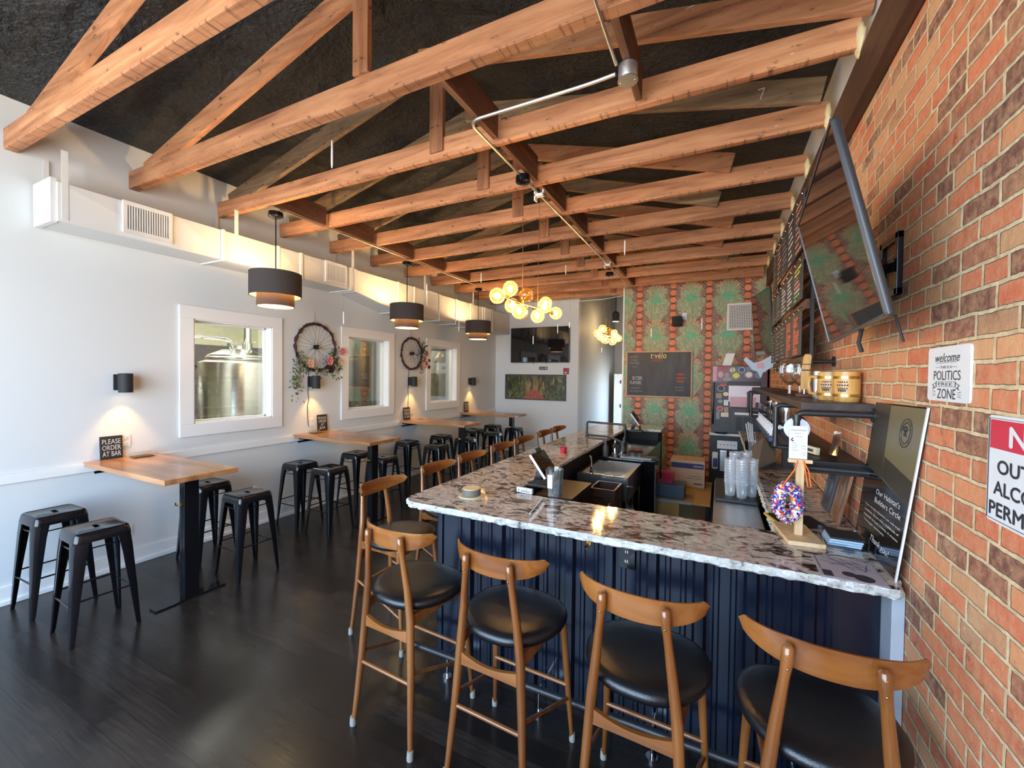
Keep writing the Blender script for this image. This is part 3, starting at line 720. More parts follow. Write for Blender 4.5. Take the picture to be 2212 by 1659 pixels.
# ================================================================ PENDANTS, CONDUITS, CHANDELIERS
def pointl(name, loc, power, color, r, parent=None):
    l = bpy.data.lights.new(name, 'POINT'); l.energy = power; l.color = color; l.shadow_soft_size = r
    o = bpy.data.objects.new(name, l); COL.objects.link(o); o.location = loc
    if parent:
        o.parent = parent; o.location = Vector(loc)-Vector(parent['_org'])
    return o
WARM = (1, .66, .32)
PEND = [(-4.27, 2.92, 'nearest of the three brown drum pendants, above the first wall table'), (-4.30, 5.05, 'middle brown drum pendant, in front of the second wheel wreath'), (-4.30, 7.15, 'farthest brown drum pendant, left of the flat television')]
pr = None
def make_pendant():
    r = thing('drum_pendant', '', 'lamp', (0, 0, 3.60), 'drum pendants over the wall tables')
    mb = MB(); mb.lathe([(0, 3.60), (.07, 3.60), (.075, 3.575), (.075, 3.555), (.03, 3.535), (0, 3.535)]); mb.build('canopy', 'black_metal', r)
    mb = MB(); mb.cyl((0, 0, 2.70), (0, 0, 3.54), .006, n=8); mb.build('rod', 'black_metal', r)
    mb = MB(); mb.lathe([(.245, 2.71), (.25, 2.71), (.25, 2.955), (.245, 2.955), (.245, 2.71)], n=48); so = mb.build('outer_shade', 'shade_outer', r)
    mb = MB(); mb.lathe([(.243, 2.712), (.2435, 2.953)], n=48); mb.build('lining', 'shade_lining', so)
    mb = MB(); mb.lathe([(.175, 2.60), (.18, 2.60), (.18, 2.76), (.175, 2.76), (.175, 2.60)], n=48); si = mb.build('inner_shade', 'shade_inner', r)
    mb = MB(); mb.lathe([(.173, 2.602), (.1735, 2.758)], n=48); mb.build('lining', 'shade_lining', si)
    mb = MB()
    for a in range(3): mb.beam((0, 0, 2.90), (.245*math.cos(a*2.094), .245*math.sin(a*2.094), 2.90), .006, .006)
    mb.build('spider', 'black_metal', r)
    mb = MB(); mb.lathe([(0, 2.606), (.172, 2.606)], n=40); mb.build('diffuser', 'lamp_disc', r)
    mb = MB(); mb.sph((0, 0, 2.84), .035); mb.build('bulb', 'bulb', r)
    return r
proto = make_pendant()
for k, (x, y, lb) in enumerate(PEND):
    o = proto if k == 0 else copy_tree(proto)
    o.location = (x, y, 3.60); o['label'] = lb
    pointl('pendant_bulb', (x, y, 2.90), 20, WARM, .03)
def conduit(label, pts, r=.011, m='galv'):
    mb = MB(); mb.tube(pts, r, 8); o = mb.build('conduit', m, None, tuple(pts[0])); return tag(o, label, 'conduit')
def rnd_bend(pts, rad=.12, n=6):
    out = [Vector(pts[0])]
    for a, b, c in zip(pts, pts[1:], pts[2:]):
        a, b, c = Vector(a), Vector(b), Vector(c); p = b+(a-b).normalized()*rad; q = b+(c-b).normalized()*rad
        for i in range(n+1):
            t = i/n; out.append(p*(1-t)**2+b*2*t*(1-t)+q*t*t)
    return out+[Vector(pts[-1])]
conduit('grey conduit linking the drum pendants along the window wall', [(-4.25, 2.95, 3.635), (-4.26, 5.1, 3.635), (-4.28, 7.2, 3.635), (-4.4, 9.4, 3.64)], .008)
conduit('bare metal conduit that bends from the junction box and runs down the middle', rnd_bend([(-.57, 2.43, 3.62), (-.72, 2.46, 3.63), (-1.58, 2.47, 3.63), (-1.585, 3.30, 3.63), (-1.60, 9.0, 3.63)], .1))
conduit('metal conduit pair above the junction box', [(-.56, 1.0, 3.66), (-.555, 2.38, 3.635)], .009)
jb = thing('junction_box', 'round grey junction box hanging on the board over the bar', 'box', (-.51, 2.43, 3.65))
mb = MB(); mb.lathe([(0, 3.565), (.05, 3.565), (.053, 3.57), (.053, 3.645), (0, 3.645)], (-.50, 2.43, 0), 20); mb.build('body', 'galv', jb)
mb = MB(); mb.lathe([(0, 3.558), (.056, 3.558), (.056, 3.566), (0, 3.566)], (-.50, 2.43, 0), 20); cv = mb.build('cover', 'galv', jb)
for s in (-1, 1):
    mb = MB(); mb.sph((-.50+s*.04, 2.43, 3.557), .005, nu=8, nv=6); mb.build('screw', 'chrome', cv)
def clip(x, y, label):
    r = thing('white_bracket', label, 'bracket', (x, y, 3.65))
    mb = MB(); mb.box(x-.05, x+.05, y-.03, y+.03, 3.60, 3.622, .003); mb.box(x-.05, x-.034, y-.03, y+.03, 3.56, 3.68, .003); mb.box(x+.034, x+.05, y-.03, y+.03, 3.60, 3.68, .003); mb.build('channel', 'white', r)
clip(-1.57, 3.72, 'white U bracket on the middle conduit beyond the first chandelier canopy'); clip(-1.58, 6.45, 'white U bracket on the middle conduit before the second chandelier')

CH1 = [(-.53, -.02, -.005, 1), (-.36, .01, .082, 1), (-.09, .03, .075, 0), (-.16, -.075, -.02, 1), (-.21, .02, -.085, 1), (.39, .02, .082, 1), (.23, .075, .02, 1), (.10, .06, -.085, 1), (.60, .05, .01, 1), (.03, -.07, -.055, 0)]
def chandelier(cx, cy, cz, label, canopy_y, wires):
    r = thing('globe_chandelier', label, 'chandelier', (cx, canopy_y, 3.63), 'globe chandeliers')
    mb = MB(); mb.lathe([(0, 3.63), (.06, 3.63), (.065, 3.61), (.065, 3.575), (.02, 3.56), (0, 3.56)], (cx, canopy_y, 0)); mb.build('canopy', 'black_metal', r)
    for wy in wires:
        mb = MB(); mb.cyl((cx, wy[0], 3.60), (cx, wy[1], cz+.28), .0022, n=6); mb.cyl((cx, wy[1], cz), (cx, wy[1], cz+.28), .0055, n=8); mb.build('suspension', 'wire', r)
    mb = MB(); mb.cyl((cx, cy-.46, cz), (cx, cy+.53, cz), .009, n=10); mb.build('bar', 'brass', r)
    for dy, dx, dz, lit in CH1:
        R = .062; g = Vector((cx+dx, cy+dy, cz+dz)); base = Vector((cx, cy+max(-.42, min(.48, dy)), cz))
        mb = MB(); d = (g-base).normalized(); mb.cyl(base, g-d*R*.8, .006, n=8); mb.cyl(g-d*R*1.0, g-d*R*.55, .018, .014, n=12); arm = mb.build('arm', 'brass', r)
        mb = MB(); mb.sph(g, R, nu=20, nv=14); mb.build('globe', 'amber_glass', arm)
        mb = MB(); mb.sph(g-d*.005, .021 if lit else .014, (1, 1, 1.25), 10, 8); mb.build('bulb', 'bulb' if lit else 'amber_glass', arm)
chandelier(-1.57, 3.46, 2.53, 'nearer amber globe chandelier over the bar, in front of the television', 3.34, [(3.34, 3.36), (3.72, 3.70)])
chandelier(-1.69, 6.95, 2.57, 'farther amber globe chandelier, seen before the corridor', 7.02, [(6.60, 6.85), (7.02, 7.10)])

# ================================================================ WALL TABLES
def make_table():
    r = thing('wall_table', '', 'table', (0, 0, 0), 'wall tables'); 
    mb = MB(); mb.box(-.70, .69, -.275, .275, 1.027, 1.07, .006); mb.build('tabletop', 'table', r)
    mb = MB(); mb.box(-.70, -.55, -.20, .20, .995, 1.026); mb.box(-.70, -.69, -.20, .20, .95, 1.026); mb.build('wall_bracket', 'black_metal', r)
    mb = MB(); mb.box(.43, .51, -.055, .055, .012, 1.015, .006); mb.box(.36, .58, -.12, .12, 1.015, 1.027); po = mb.build('post', 'black_metal', r)
    mb = MB(); mb.box(.42, .52, -.26, .26, 0, .014, .003); mb.build('foot_plate', 'black_metal', r)
    mb = MB(); mb.cyl((.47, -.056, .80), (.47, -.064, .80), .017, n=16); mb.tube([(.47, -.06, .80), (.47, -.085, .798), (.47, -.10, .803), (.47, -.10, .825)], .006, 8); mb.build('bag_hook', 'brass', r)
    return r
TBL = [(1.955, 'nearest wood wall table, below the first sconce'), (4.04, 'second wood wall table, below the larger wheel wreath'), (6.12, 'third wood wall table, below the smaller wheel wreath'), (8.05, 'farthest wood wall table, in the corner by the television wall')]
tp = make_table()
for k, (y, lb) in enumerate(TBL):
    o = tp if k == 0 else copy_tree(tp); o.location = (-4.45, y, 0); o['label'] = lb
    if k == 3:
        o.scale = (1, 1, 1)

# ================================================================ METAL STOOLS
def make_stool():
    r = thing('metal_stool', '', 'stool', (0, 0, 0), 'black metal stools')
    def rr(h, rad, n=5):
        pts = []
        for cx_, cy_, a0 in ((h-rad, h-rad, 0), (-h+rad, h-rad, PI/2), (-h+rad, -h+rad, PI), (h-rad, -h+rad, 1.5*PI)):
            for i in range(n+1):
                a = a0+PI/2*i/n; pts.append((cx_+rad*math.cos(a), cy_+rad*math.sin(a)))
        return pts
    mb = MB()
    rings = [[(x, y, z) for x, y in rr(h, rad)] for h, rad, z in ((.160, .035, .690), (.160, .035, .700), (.152, .035, .745), (.146, .034, .757), (.138, .032, .7615))]
    mb.loft(rings, caps=False); top = [mb.v((x, y, .7615)) for x, y in rr(.138, .032)]
    inn = [mb.v((x, y, .757)) for x, y in rr(.128, .03)]
    n = len(top)
    for i in range(n): mb.f((top[i], top[(i+1) % n], inn[(i+1) % n], inn[i]))
    mb.f(inn)
    mb.build('seat', 'black_metal', r)
    mb = MB(); mb.box(-.032, .032, -.013, .013, .7572, .7582); mb.build('handle_slot', 'slot_dark', r)
    for sx in (-1, 1):
        for sy in (-1, 1):
            mb = MB(); rings = []
            for z, c, wd in ((.705, .158, .085), (.60, .166, .072), (.30, .182, .048), (.03, .195, .030), (0, .197, .026)):
                th = .010; rd = wd*.35
                prof = [(c-wd, c), (c-rd, c), (c-rd*.3, c-rd*.3), (c, c-rd), (c, c-wd), (c-th, c-wd), (c-th, c-rd), (c-rd*.3-th*.8, c-rd*.3-th*.8), (c-rd, c-th), (c-wd, c-th)]
                rings.append([(sx*a, sy*b, z) for a, b in prof])
            mb.loft(rings); mb.build('leg', 'black_metal', r, ang=25)
    mb = MB()
    for z, c in ((.265, .176), (.30, .174)):
        if z < .28: mb.cyl((-c, -c, z), (c, -c, z), .0065, n=8); mb.cyl((-c, c, z), (c, c, z), .0065, n=8)
        else: mb.cyl((-c, -c, z), (-c, c, z), .0065, n=8); mb.cyl((c, -c, z), (c, c, z), .0065, n=8)
    mb.build('footrest', 'black_metal', r)
    mb = MB(); c = .150
    for a, b in (((-c, -c), (c, -c)), ((c, -c), (c, c)), ((c, c), (-c, c)), ((-c, c), (-c, -c))): mb.cyl((*a, .645), (*b, .645), .005, n=6)
    mb.build('brace', 'black_metal', r)
    return r
sp_ = make_stool()
STOOLS = [(-4.82, 1.40, .02, 'stool on the near side of the first table, next to the wall'), (-4.10, 1.405, -.05, 'stool on the near side of the first table, nearest the camera'),
 (-4.75, 2.50, .03, 'stool on the far side of the first table, half hidden by its post'), (-4.03, 2.47, -.04, 'stool on the far side of the first table, on the aisle'),
 (-4.78, 3.60, 0, 'stool on the near side of the second table, next to the wall'), (-4.24, 3.60, .04, 'stool on the near side of the second table, on the aisle'),
 (-4.71, 4.46, .02, 'stool on the far side of the second table, next to the wall'), (-4.17, 4.42, -.03, 'stool on the far side of the second table, behind its post'),
 (-4.76, 5.63, .02, 'stool on the near side of the third table, next to the wall'), (-4.11, 5.58, 0, 'stool on the near side of the third table, on the aisle'),
 (-4.69, 6.50, 0, 'stool on the far side of the third table, next to the wall'), (-4.11, 6.45, .05, 'stool on the far side of the third table, behind its post'),
 (-4.60, 7.55, 0, 'stool on the near side of the farthest table, next to the wall'), (-4.07, 7.42, .03, 'stool on the near side of the farthest table, on the aisle'),
 (-4.66, 8.45, 0, 'stool on the far side of the farthest table, next to the wall'), (-4.02, 8.25, 0, 'stool on the far side of the farthest table, behind its post')]
for k, (x, y, rz, lb) in enumerate(STOOLS):
    o = sp_ if k == 0 else copy_tree(sp_); o.location = (x, y, 0); o.rotation_euler = (0, 0, rz); o['label'] = 'black metal '+lb

# ================================================================ SCONCES, WREATHS, SIGNS, OUTLETS
def make_sconce():
    r = thing('wall_sconce', '', 'lamp', (0, 0, 0), 'black wall sconces')
    mb = MB(); mb.box(0, .014, -.055, .055, -.07, .08, .003); mb.box(.012, .055, -.03, .03, -.055, .075, .003); mb.build('mount', 'black_matte', r)
    mb = MB(); mb.lathe([(.050, -.09), (.054, -.09), (.054, .09), (0, .092)], (.105, 0, 0), 28); mb.lathe([(.049, -.09), (.049, -.05), (0, -.05)], (.105, 0, 0), 28); mb.build('cylinder_shade', 'black_matte', r)
    mb = MB(); mb.lathe([(0, -.06), (.045, -.06)], (.105, 0, 0), 20); mb.build('lens', 'lamp_disc', r)
    return r
sc = make_sconce()
SCN = [(1.95, 1.785, 'black sconce nearest the camera, over the first table'), (4.045, 1.775, 'black sconce under the larger wheel wreath'), (6.14, 1.765, 'black sconce under the smaller wheel wreath'), (8.21, 1.75, 'black sconce farthest away, over the corner table')]
for k, (y, z, lb) in enumerate(SCN):
    o = sc if k == 0 else copy_tree(sc); o.location = (WX, y, z); o['label'] = lb
    l = bpy.data.lights.new('sconce_spot', 'SPOT'); l.energy = 11; l.color = (1, .56, .16); l.spot_size = 1.5; l.spot_blend = .55; l.shadow_soft_size = .02
    so = bpy.data.objects.new('sconce_spot', l); COL.objects.link(so); so.location = (WX+.105, y, z-.065); so.rotation_euler = (0, -.12, 0)

def leafspray(mb, c, n, spread, size, droop, rnd):
    for i in range(n):
        p = Vector(c)+Vector((rnd.uniform(0, .05), rnd.gauss(0, spread[0]), rnd.gauss(0, spread[1])-droop*abs(rnd.gauss(0, 1))))
        d = Vector((rnd.uniform(-.2, .5), rnd.uniform(-1, 1), rnd.uniform(-1.3, .4))).normalized(); sd = d.cross(Vector((1, .2, .1))).normalized(); L = size*rnd.uniform(.6, 1.3)
        mb.poly([p, p+d*L*.5+sd*L*.28, p+d*L, p+d*L*.5-sd*L*.28])
def rose(parent, c, R, m, rnd, name='rose'):
    mb = MB(); c = Vector(c)
    for ring, (rad, npet, tilt) in enumerate(((.25, 4, .3), (.55, 5, .7), (.9, 6, 1.1))):
        for i in range(npet):
            a = 2*PI*i/npet+ring*.5; d = Vector((0, math.cos(a), math.sin(a))); t = Vector((0, -math.sin(a), math.cos(a)))
            b = c+d*R*rad*.35; tip = c+d*R*rad+Vector((R*(.75-.45*ring*.6), 0, 0)); wd = R*(.35+.2*ring)
            pts = [b, b+d*R*.1+t*wd*.5+X*R*.25, tip+t*wd*.45, tip+d*R*.08, tip-t*wd*.45, b+d*R*.1-t*wd*.5+X*R*.25]; mb.poly(pts)
    mb.sph(c+X*R*.25, R*.25, nu=8, nv=6)
    return mb.build(name, m, parent, ang=60)
def wheel_wreath(y, z, R, label, seed, big):
    rnd = random.Random(seed); x = WX+.035
    r = thing('wheel_wreath', label, 'wreath', (WX, y, z), 'bicycle wheel wreaths')
    P = lambda rad, a, dx=0: (x+dx, y+rad*math.cos(a), z+rad*math.sin(a))
    mb = MB(); mb.tube([P(R, 2*PI*i/48) for i in range(48)], .012, 8, True); mb.build('rim', 'rim_red', r)
    mb = MB(); mb.lathe([(0, -.03), (.018, -.03), (.018, -.022), (.032, -.022), (.032, -.016), (.014, -.012), (.014, .03), (.03, .034), (.03, .04), (.014, .046), (.01, .06), (0, .06)], (x, y, z), 16, 'X'); mb.build('hub', 'black_metal', r)
    mb = MB()
    for i in range(28):
        a = 2*PI*i/28; off = (1 if (i//2) % 2 else -1)*.55; mb.cyl(P(.025, a+off, (-.015 if i % 2 else .03)), P(R-.01, a), .0016, n=5)
    mb.build('spokes', 'dark_grey', r)
    mb = MB()
    for s in range(5):
        ph = rnd.uniform(0, 6); mb.tube([P(R+.016*math.sin(9*a+ph+s)+rnd.uniform(-.006, .006), a, .014*math.cos(7*a+ph)) for a in [2*PI*i/60 for i in range(60)]], .0045 if s else .007, 5, True)
    for i in range(46):
        a = rnd.uniform(0, 2*PI); p = Vector(P(R, a)); q = p+Vector((rnd.uniform(0, .02), math.cos(a+rnd.uniform(-1, 1))*.045, math.sin(a+rnd.uniform(-1, 1))*.045)); mb.cyl(p, q, .003, .001, n=5)
    mb.build('twigs', 'twig', r)
    mb = MB(); mb2 = MB()
    if big:
        leafspray(mb2, P(R*.98, 3.75), 90, (.05, .05), .045, .07, rnd); leafspray(mb2, (x, y-.32, z-.42), 120, (.04, .10), .04, .05, rnd); leafspray(mb, P(R, -.55), 80, (.06, .09), .06, .03, rnd); leafspray(mb2, P(R*1.15, -.7), 80, (.07, .10), .04, .04, rnd)
        leafspray(mb2, P(R, -1.35), 40, (.10, .03), .04, .03, rnd); leafspray(mb, P(R*.95, -2.1), 20, (.04, .03), .05, .01, rnd)
        fl = [((-.13, -.235), .062, 'rose_peach'), ((.185, -.185), .068, 'rose_pink'), ((.41, -.04), .066, 'rose_pink'), ((.37, -.19), .045, 'rose_peach'), ((.20, -.31), .062, 'rose_plum')]
    else:
        leafspray(mb, P(R*.95, .12), 70, (.05, .11), .06, .01, rnd); leafspray(mb2, P(R*1.1, -.55), 40, (.05, .08), .04, .05, rnd)
        fl = [((.36, .02), .06, 'dusty_rose'), ((.31, -.08), .05, 'dusty_rose'), ((.27, -.20), .06, 'rose_peach'), ((.36, -.17), .05, 'dusty_rose'), ((.22, -.27), .045, 'dusty_rose'), ((.45, -.11), .035, 'rose_plum'), ((.44, -.24), .04, 'rose_plum')]
    mb.build('dark_leaves', 'green_leaf', r, smooth=False); mb2.build('fern_spray', 'sage_leaf', r, smooth=False)
    for (dy, dz), s, m in fl: rose(r, (x+.05, y+dy, z+dz), s, m, rnd)
    mb = MB(); mb.tube([(WX+.012, y-.01, z+R), (WX+.008, y-.005, z+R+.16)], .003, 6); mb.build('hanging_loop', 'grey', r)
    return r
W1 = wheel_wreath(4.10, 2.265, .325, 'larger bicycle wheel wreath with pink roses and trailing fern', 3, True)
W2 = wheel_wreath(6.15, 2.28, .285, 'smaller bicycle wheel wreath with dusty rose flowers on its right side', 5, False)
def cord(pts, par):
    mb = MB(); mb.tube(pts, .004, 6); mb.build('power_cord', 'black_matte', par)
cord([(WX+.012, 4.0, 1.94), (WX+.01, 3.985, 1.80), (WX+.006, 3.99, 1.62), (WX+.008, 4.005, 1.52), (WX+.006, 3.985, 1.45), (WX+.006, 3.99, 1.28), (WX+.012, 3.995, 1.17), (WX+.02, 4.0, 1.15)], W1)
cord([(WX+.012, 6.10, 1.99), (WX+.01, 6.09, 1.8), (WX+.006, 6.085, 1.6), (WX+.006, 6.1, 1.5), (WX+.006, 6.09, 1.3), (WX+.012, 6.1, 1.22)], W2)
def order_sign(y, w, h, z, lines, label, lean=.07, x=WX+.03, sizes=None):
    r = thing('order_sign', label, 'sign', (x, y, z), 'order signs on the wall tables')
    u = Y; v = Vector((-lean, 0, 1)).normalized(); c = Vector((x+.01, y, z))+v*h/2; n_ = u.cross(v)
    mb = MB(); mb.obox(c-n_*.006, u*w/2, v*h/2, n_*.006, .002); mb.build('board', 'black_matte', r)
    k = len(lines)
    for i, s in enumerate(lines):
        text(s, r, 'chalk_white', c+v*(h*.40-(i+.5)*h*.8/k), u, v, w=w*.82*(1 if not sizes else sizes[i]), h=h*.62/k, n=.0018)
# wording runs left to right as the viewer faces the wall (towards +Y)
order_sign(1.87, .165, .215, 1.07, ['PLEASE', 'ORDER', 'AT BAR'], 'black sign with white lettering on the first table, PLEASE ORDER AT BAR')
order_sign(4.21, .165, .235, 1.07, ['PLEASE', 'ORDER', 'AT', 'BAR'], 'black sign with chalk lettering on the second table', sizes=[1, 1, .45, .7])
order_sign(6.03, .18, .225, 1.07, ['PLEASE', 'ORDER', 'AT BAR'], 'black sign with chalk lettering on the third table')
order_sign(8.04, .18, .225, 1.07, ['PLEASE', 'ORDER', 'AT BAR'], 'black sign with chalk lettering on the corner table')
def acrylic_holder(x, y, label):
    r = thing('card_holder', label, 'holder', (x, y, 1.07), 'acrylic holders on the wall tables')
    mb = MB(); mb.box(x-.05, x+.06, y-.09, y+.09, 1.0705, 1.0735); mb.box(x-.05, x-.047, y-.09, y+.09, 1.0735, 1.115); mb.box(x+.057, x+.06, y-.09, y+.09, 1.0735, 1.10); mb.build('tray', 'acrylic', r, smooth=False)
    mb = MB(); mb.box(x-.045, x+.05, y-.08, y+.07, 1.0737, 1.081); mb.build('card_stack', 'dark_grey', r)
acrylic_holder(-5.00, 2.06, 'clear acrylic card holder on the first table'); acrylic_holder(-5.0, 4.02, 'clear acrylic card holder on the second table')
mb = MB(); mb.lathe([(0, 1.0705), (.05, 1.0705), (.05, 1.075), (0, 1.075)], (-4.95, 6.22, 0)); o = mb.build('coaster', 'walnut', None, (-4.95, 6.22, 1.07)); tag(o, 'round brown coaster on the third table beside the sign', 'coaster')
def outlet(p, u, n_, label, m='white', slot='grey', w=.072, h=.115):
    p, u, n_ = Vector(p), Vector(u), Vector(n_); r = thing('power_outlet', label, 'outlet', tuple(p), 'wall outlets')
    mb = MB(); mb.obox(p+n_*.003, u*w/2, Z*h/2, n_*.003, .002); mb.build('cover_plate', m, r)
    for dz in (-.028, .028):
        mb = MB(); mb.obox(p+Z*dz+n_*.0075, u*.017, Z*.014, n_*.0015, .001); rc = mb.build('receptacle', m, r)
        mb = MB(); mb.obox(p+Z*dz+n_*.0095, u*.0015, Z*.005, n_*.0004); mb.obox(p+Z*dz+n_*.0095+u*.008, u*.0015, Z*.005, n_*.0004); mb.build('slot', slot, rc)
outlet((WX, 1.99, 1.225), Y, X, 'white outlet beside the first table sign'); outlet((WX, 4.06, 1.205), Y, X, 'white outlet with the wreath cord above the second table')
outlet((WX, 6.21, 1.21), Y, X, 'white outlet beside the third table sign'); outlet((WX, 2.0, .345), Y, X, 'white outlet low on the wall beneath the first table')
outlet((WX, 4.88, .32), Y, X, 'white outlet low on the wall behind the second table stools'); outlet((WX, 2.56, .52), Y, X, 'white outlet on the wall behind the post of the first table')

# ================================================================ BREWERY TANKS
def tank(x, y, R, ztop, zbot, label, dome=True):
    r = thing('brewing_tank', label, 'tank', (x, y, 0), 'steel brewing tanks')
    mb = MB(); mb.lathe([(R, zbot), (R, ztop), (R*.985, ztop+.015), (R*.8, ztop+.05), (R*.8, ztop+.09), (R*.77, ztop+.12), (R*.4, ztop+.20), (.0, ztop+.23)], (x, y, 0), 48); mb.build('vessel', 'steel', r, ang=30)
    mb = MB(); mb.lathe([(R*.81, ztop+.05), (R*.83, ztop+.06), (R*.83, ztop+.085), (R*.81, ztop+.095)], (x, y, 0), 48); mb.build('collar', 'steel', r)
    mb = MB(); mb.lathe([(R, zbot), (R*.5, zbot-.22), (.05, zbot-.35), (0, zbot-.35)], (x, y, 0), 40); mb.build('cone', 'steel', r)
    for a in range(4):
        mb = MB(); px, py = x+R*.8*math.cos(a*PI/2+.78), y+R*.8*math.sin(a*PI/2+.78); mb.cyl((px, py, 0), (px, py, zbot+.05), .035, n=12); mb.build('leg', 'steel', r)
    mb = MB(); mb.cyl((x+.05, y-.12, ztop+.16), (x+.05, y-.12, ztop+.30), .05, n=16); mb.cyl((x-.1, y+.1, ztop+.18), (x-.1, y+.1, ztop+.26), .16, .15, n=24); mb.build('manway', 'chrome', r)
    return r
t1 = tank(-6.30, 3.72, .47, 2.02, .85, 'domed steel brewing tank in the nearest window')
mb = MB(); mb.cyl((-6.2, 3.80, 2.2), (-6.2, 3.80, 4.1), .05, n=20); mb.cyl((-6.2, 3.80, 2.2), (-6.2, 3.80, 2.32), .065, n=20); mb.build('vent_stack', 'steel', t1)
mb = MB(); mb.tube(rnd_bend([(-6.05, 2.93, .4), (-6.05, 2.93, 2.36), (-6.2, 3.55, 2.36), (-6.22, 3.62, 2.2)], .09), .024, 10)
for z in (1.30, 1.45, 2.05): mb.cyl((-6.05, 2.93, z), (-6.05, 2.93, z+.03), .034, n=12)
mb.build('product_pipe', 'chrome', t1)
mb = MB(); mb.sph((-6.05, 2.93, 1.25), .05); mb.cyl((-6.05, 2.86, 1.18), (-6.05, 3.02, 1.18), .035, n=12); mb.build('valve', 'chrome', t1)
tank(-6.05, 5.75, .58, 2.75, 1.42, 'tall steel tank filling the middle window')
tank(-6.15, 8.15, .55, 2.42, .9, 'steel tank with a bright rim in the farthest window')
tank(-7.4, 2.9, .4, 1.7, .8, 'small steel tank standing behind the pipe in the nearest window')
mb = MB(); mb.cyl((-6.0, 4.22, .5), (-6.0, 4.30, 3.9), .05, n=12); o = mb.build('dark_column', 'dark_grey', None, (-6.0, 4.25, .5)); tag(o, 'dark column beside the domed tank', 'column')
# ================================================================ BAR
bar = thing('bar_counter', 'navy ribbed metal clad bar base wrapping around the serving area', 'bar', (-.55, 2.36, 0))
def ribs(length, first):
    """profile (s, out) of ribbed sheet metal along its length"""
    pts = [(0, 0)]; s = first
    while s < length-.03:
        for c, hw, tw, h in ((s-.0765, .016, .008, .007), (s, .034, .020, .028), (s+.0765, .016, .008, .007)):
            if c-hw > pts[-1][0]+.002 and c+hw < length: pts += [(c-hw, 0), (c-tw, h), (c+tw, h), (c+hw, 0)]
        s += .229
    return pts+[(length, 0)]
def cladding(prof, o, u, n_, z0, z1, name, parent, m='navy'):
    mb = MB(); o, u, n_ = Vector(o), Vector(u), Vector(n_)
    a = [mb.v(o+u*s+n_*h+Z*z0) for s, h in prof]; b = [mb.v(o+u*s+n_*h+Z*z1) for s, h in prof]
    for i in range(len(a)-1): mb.f((a[i], a[i+1], b[i+1], b[i]))
    return mb.build(name, m, parent, ang=15)
PX0, PX1, PY = -1.69, .640, 2.335
cladding(ribs(PX1-PX0, .241), (PX0, PY, 0), X, -Y, .0, 1.038, 'front_cladding', bar)
cladding(ribs(5.1, .12), (PX0, PY, 0), Y, -X, 0, 1.038, 'side_cladding', bar)
mb = MB(); mb.box(PX0-.012, PX0+.03, PY-.012, PY+.03, 0, 1.038, .004); mb.build('corner_trim', 'navy', bar)
mb = MB(); mb.box(PX0+.01, PX1, PY+.01, 2.59, 0, 1.036); mb.box(PX0+.01, -1.39, 2.59, 7.42, 0, 1.036); mb.box(.33, BX-.01, 2.59, 7.4, 0, 1.036); mb.box(-1.39, -.86, 6.93, 7.42, 0, 1.036); mb.build('carcass', 'black_matte', bar)
fr = MB(); fr.cyl((-1.83, 2.165, .135), (.58, 2.165, .135), .019, n=14); rail = fr.build('foot_rail', 'pipe_black', bar)
for x in (-1.50, -.88, -.27, .33):
    mb = MB(); mb.cyl((x, 2.165, .012), (x, 2.165, .125), .008, n=10); mb.cyl((x, 2.165, 0), (x, 2.165, .012), .03, n=14); mb.cyl((x, 2.165, .135), (x, PY, .135), .007, n=8); mb.build('rail_stand', 'chrome', rail)
mb = MB(); mb.cyl((-.658, PY-.004, .955), (-.658, PY-.012, .955), .019, n=18); mb.tube([(-.658, PY-.01, .957), (-.658, PY-.04, .955), (-.658, PY-.055, .965), (-.658, PY-.055, .985)], .006, 8); mb.tube([(-.658, PY-.01, .948), (-.658, PY-.03, .935), (-.658, PY-.034, .925)], .005, 8); mb.build('bag_hook', 'brass', bar)
r = thing('power_outlet', 'black double outlet set into the navy bar front', 'outlet', (-.437, PY, .93))
mb = MB(); mb.box(-.482, -.392, PY-.032, PY+.002, .862, .998, .003); mb.build('cover_plate', 'black_gloss', r)
for dz in (-.026, .026):
    mb = MB(); mb.box(-.455, -.419, PY-.035, PY-.03, .93+dz-.017, .93+dz+.017, .001); rc = mb.build('receptacle', 'black', r)
    mb = MB(); mb.box(-.444, -.441, PY-.0358, PY-.034, .93+dz-.008, .93+dz+.006); mb.box(-.433, -.430, PY-.0358, PY-.034, .93+dz-.008, .93+dz+.006); mb.build('slot', 'white', rc)
mb = MB(); mb.box(.645, BX-.002, 2.22, 2.36, 0, 1.038, .004); o = mb.build('end_panel', 'end_grey', None, (.62, 2.2, 0)); tag(o, 'narrow pale end panel between the bar front and the brick', 'panel')

# granite: C-shaped slab with a chiselled edge
def arc(cx, cy, r, a0, a1, n=8): return [(cx+r*math.cos(a0+(a1-a0)*i/n), cy+r*math.sin(a0+(a1-a0)*i/n)) for i in range(n+1)]
outer = [(BX-.012, 7.45), (BX-.012, 2.24), (.655, 2.22)] + arc(.63, 2.155, .025, 0, -PI/2, 3) + [(-1.75, 2.13)] + arc(-1.75, 2.24, .11, -PI/2, -PI, 8) + [(-1.90, 7.48), (-.81, 7.48), (-.81, 6.87), (-1.33, 6.87), (-1.33, 2.645), (.275, 2.645), (.275, 7.45)]
def resample(pts, step):
    out = []
    for a, b in zip(pts, pts[1:]+pts[:1]):
        d = math.dist(a, b); n = max(1, int(d/step))
        for i in range(n): out.append((a[0]+(b[0]-a[0])*i/n, a[1]+(b[1]-a[1])*i/n))
    return out
ol = resample(outer, .022)
rg = random.Random(4); N = len(ol)
nr = []
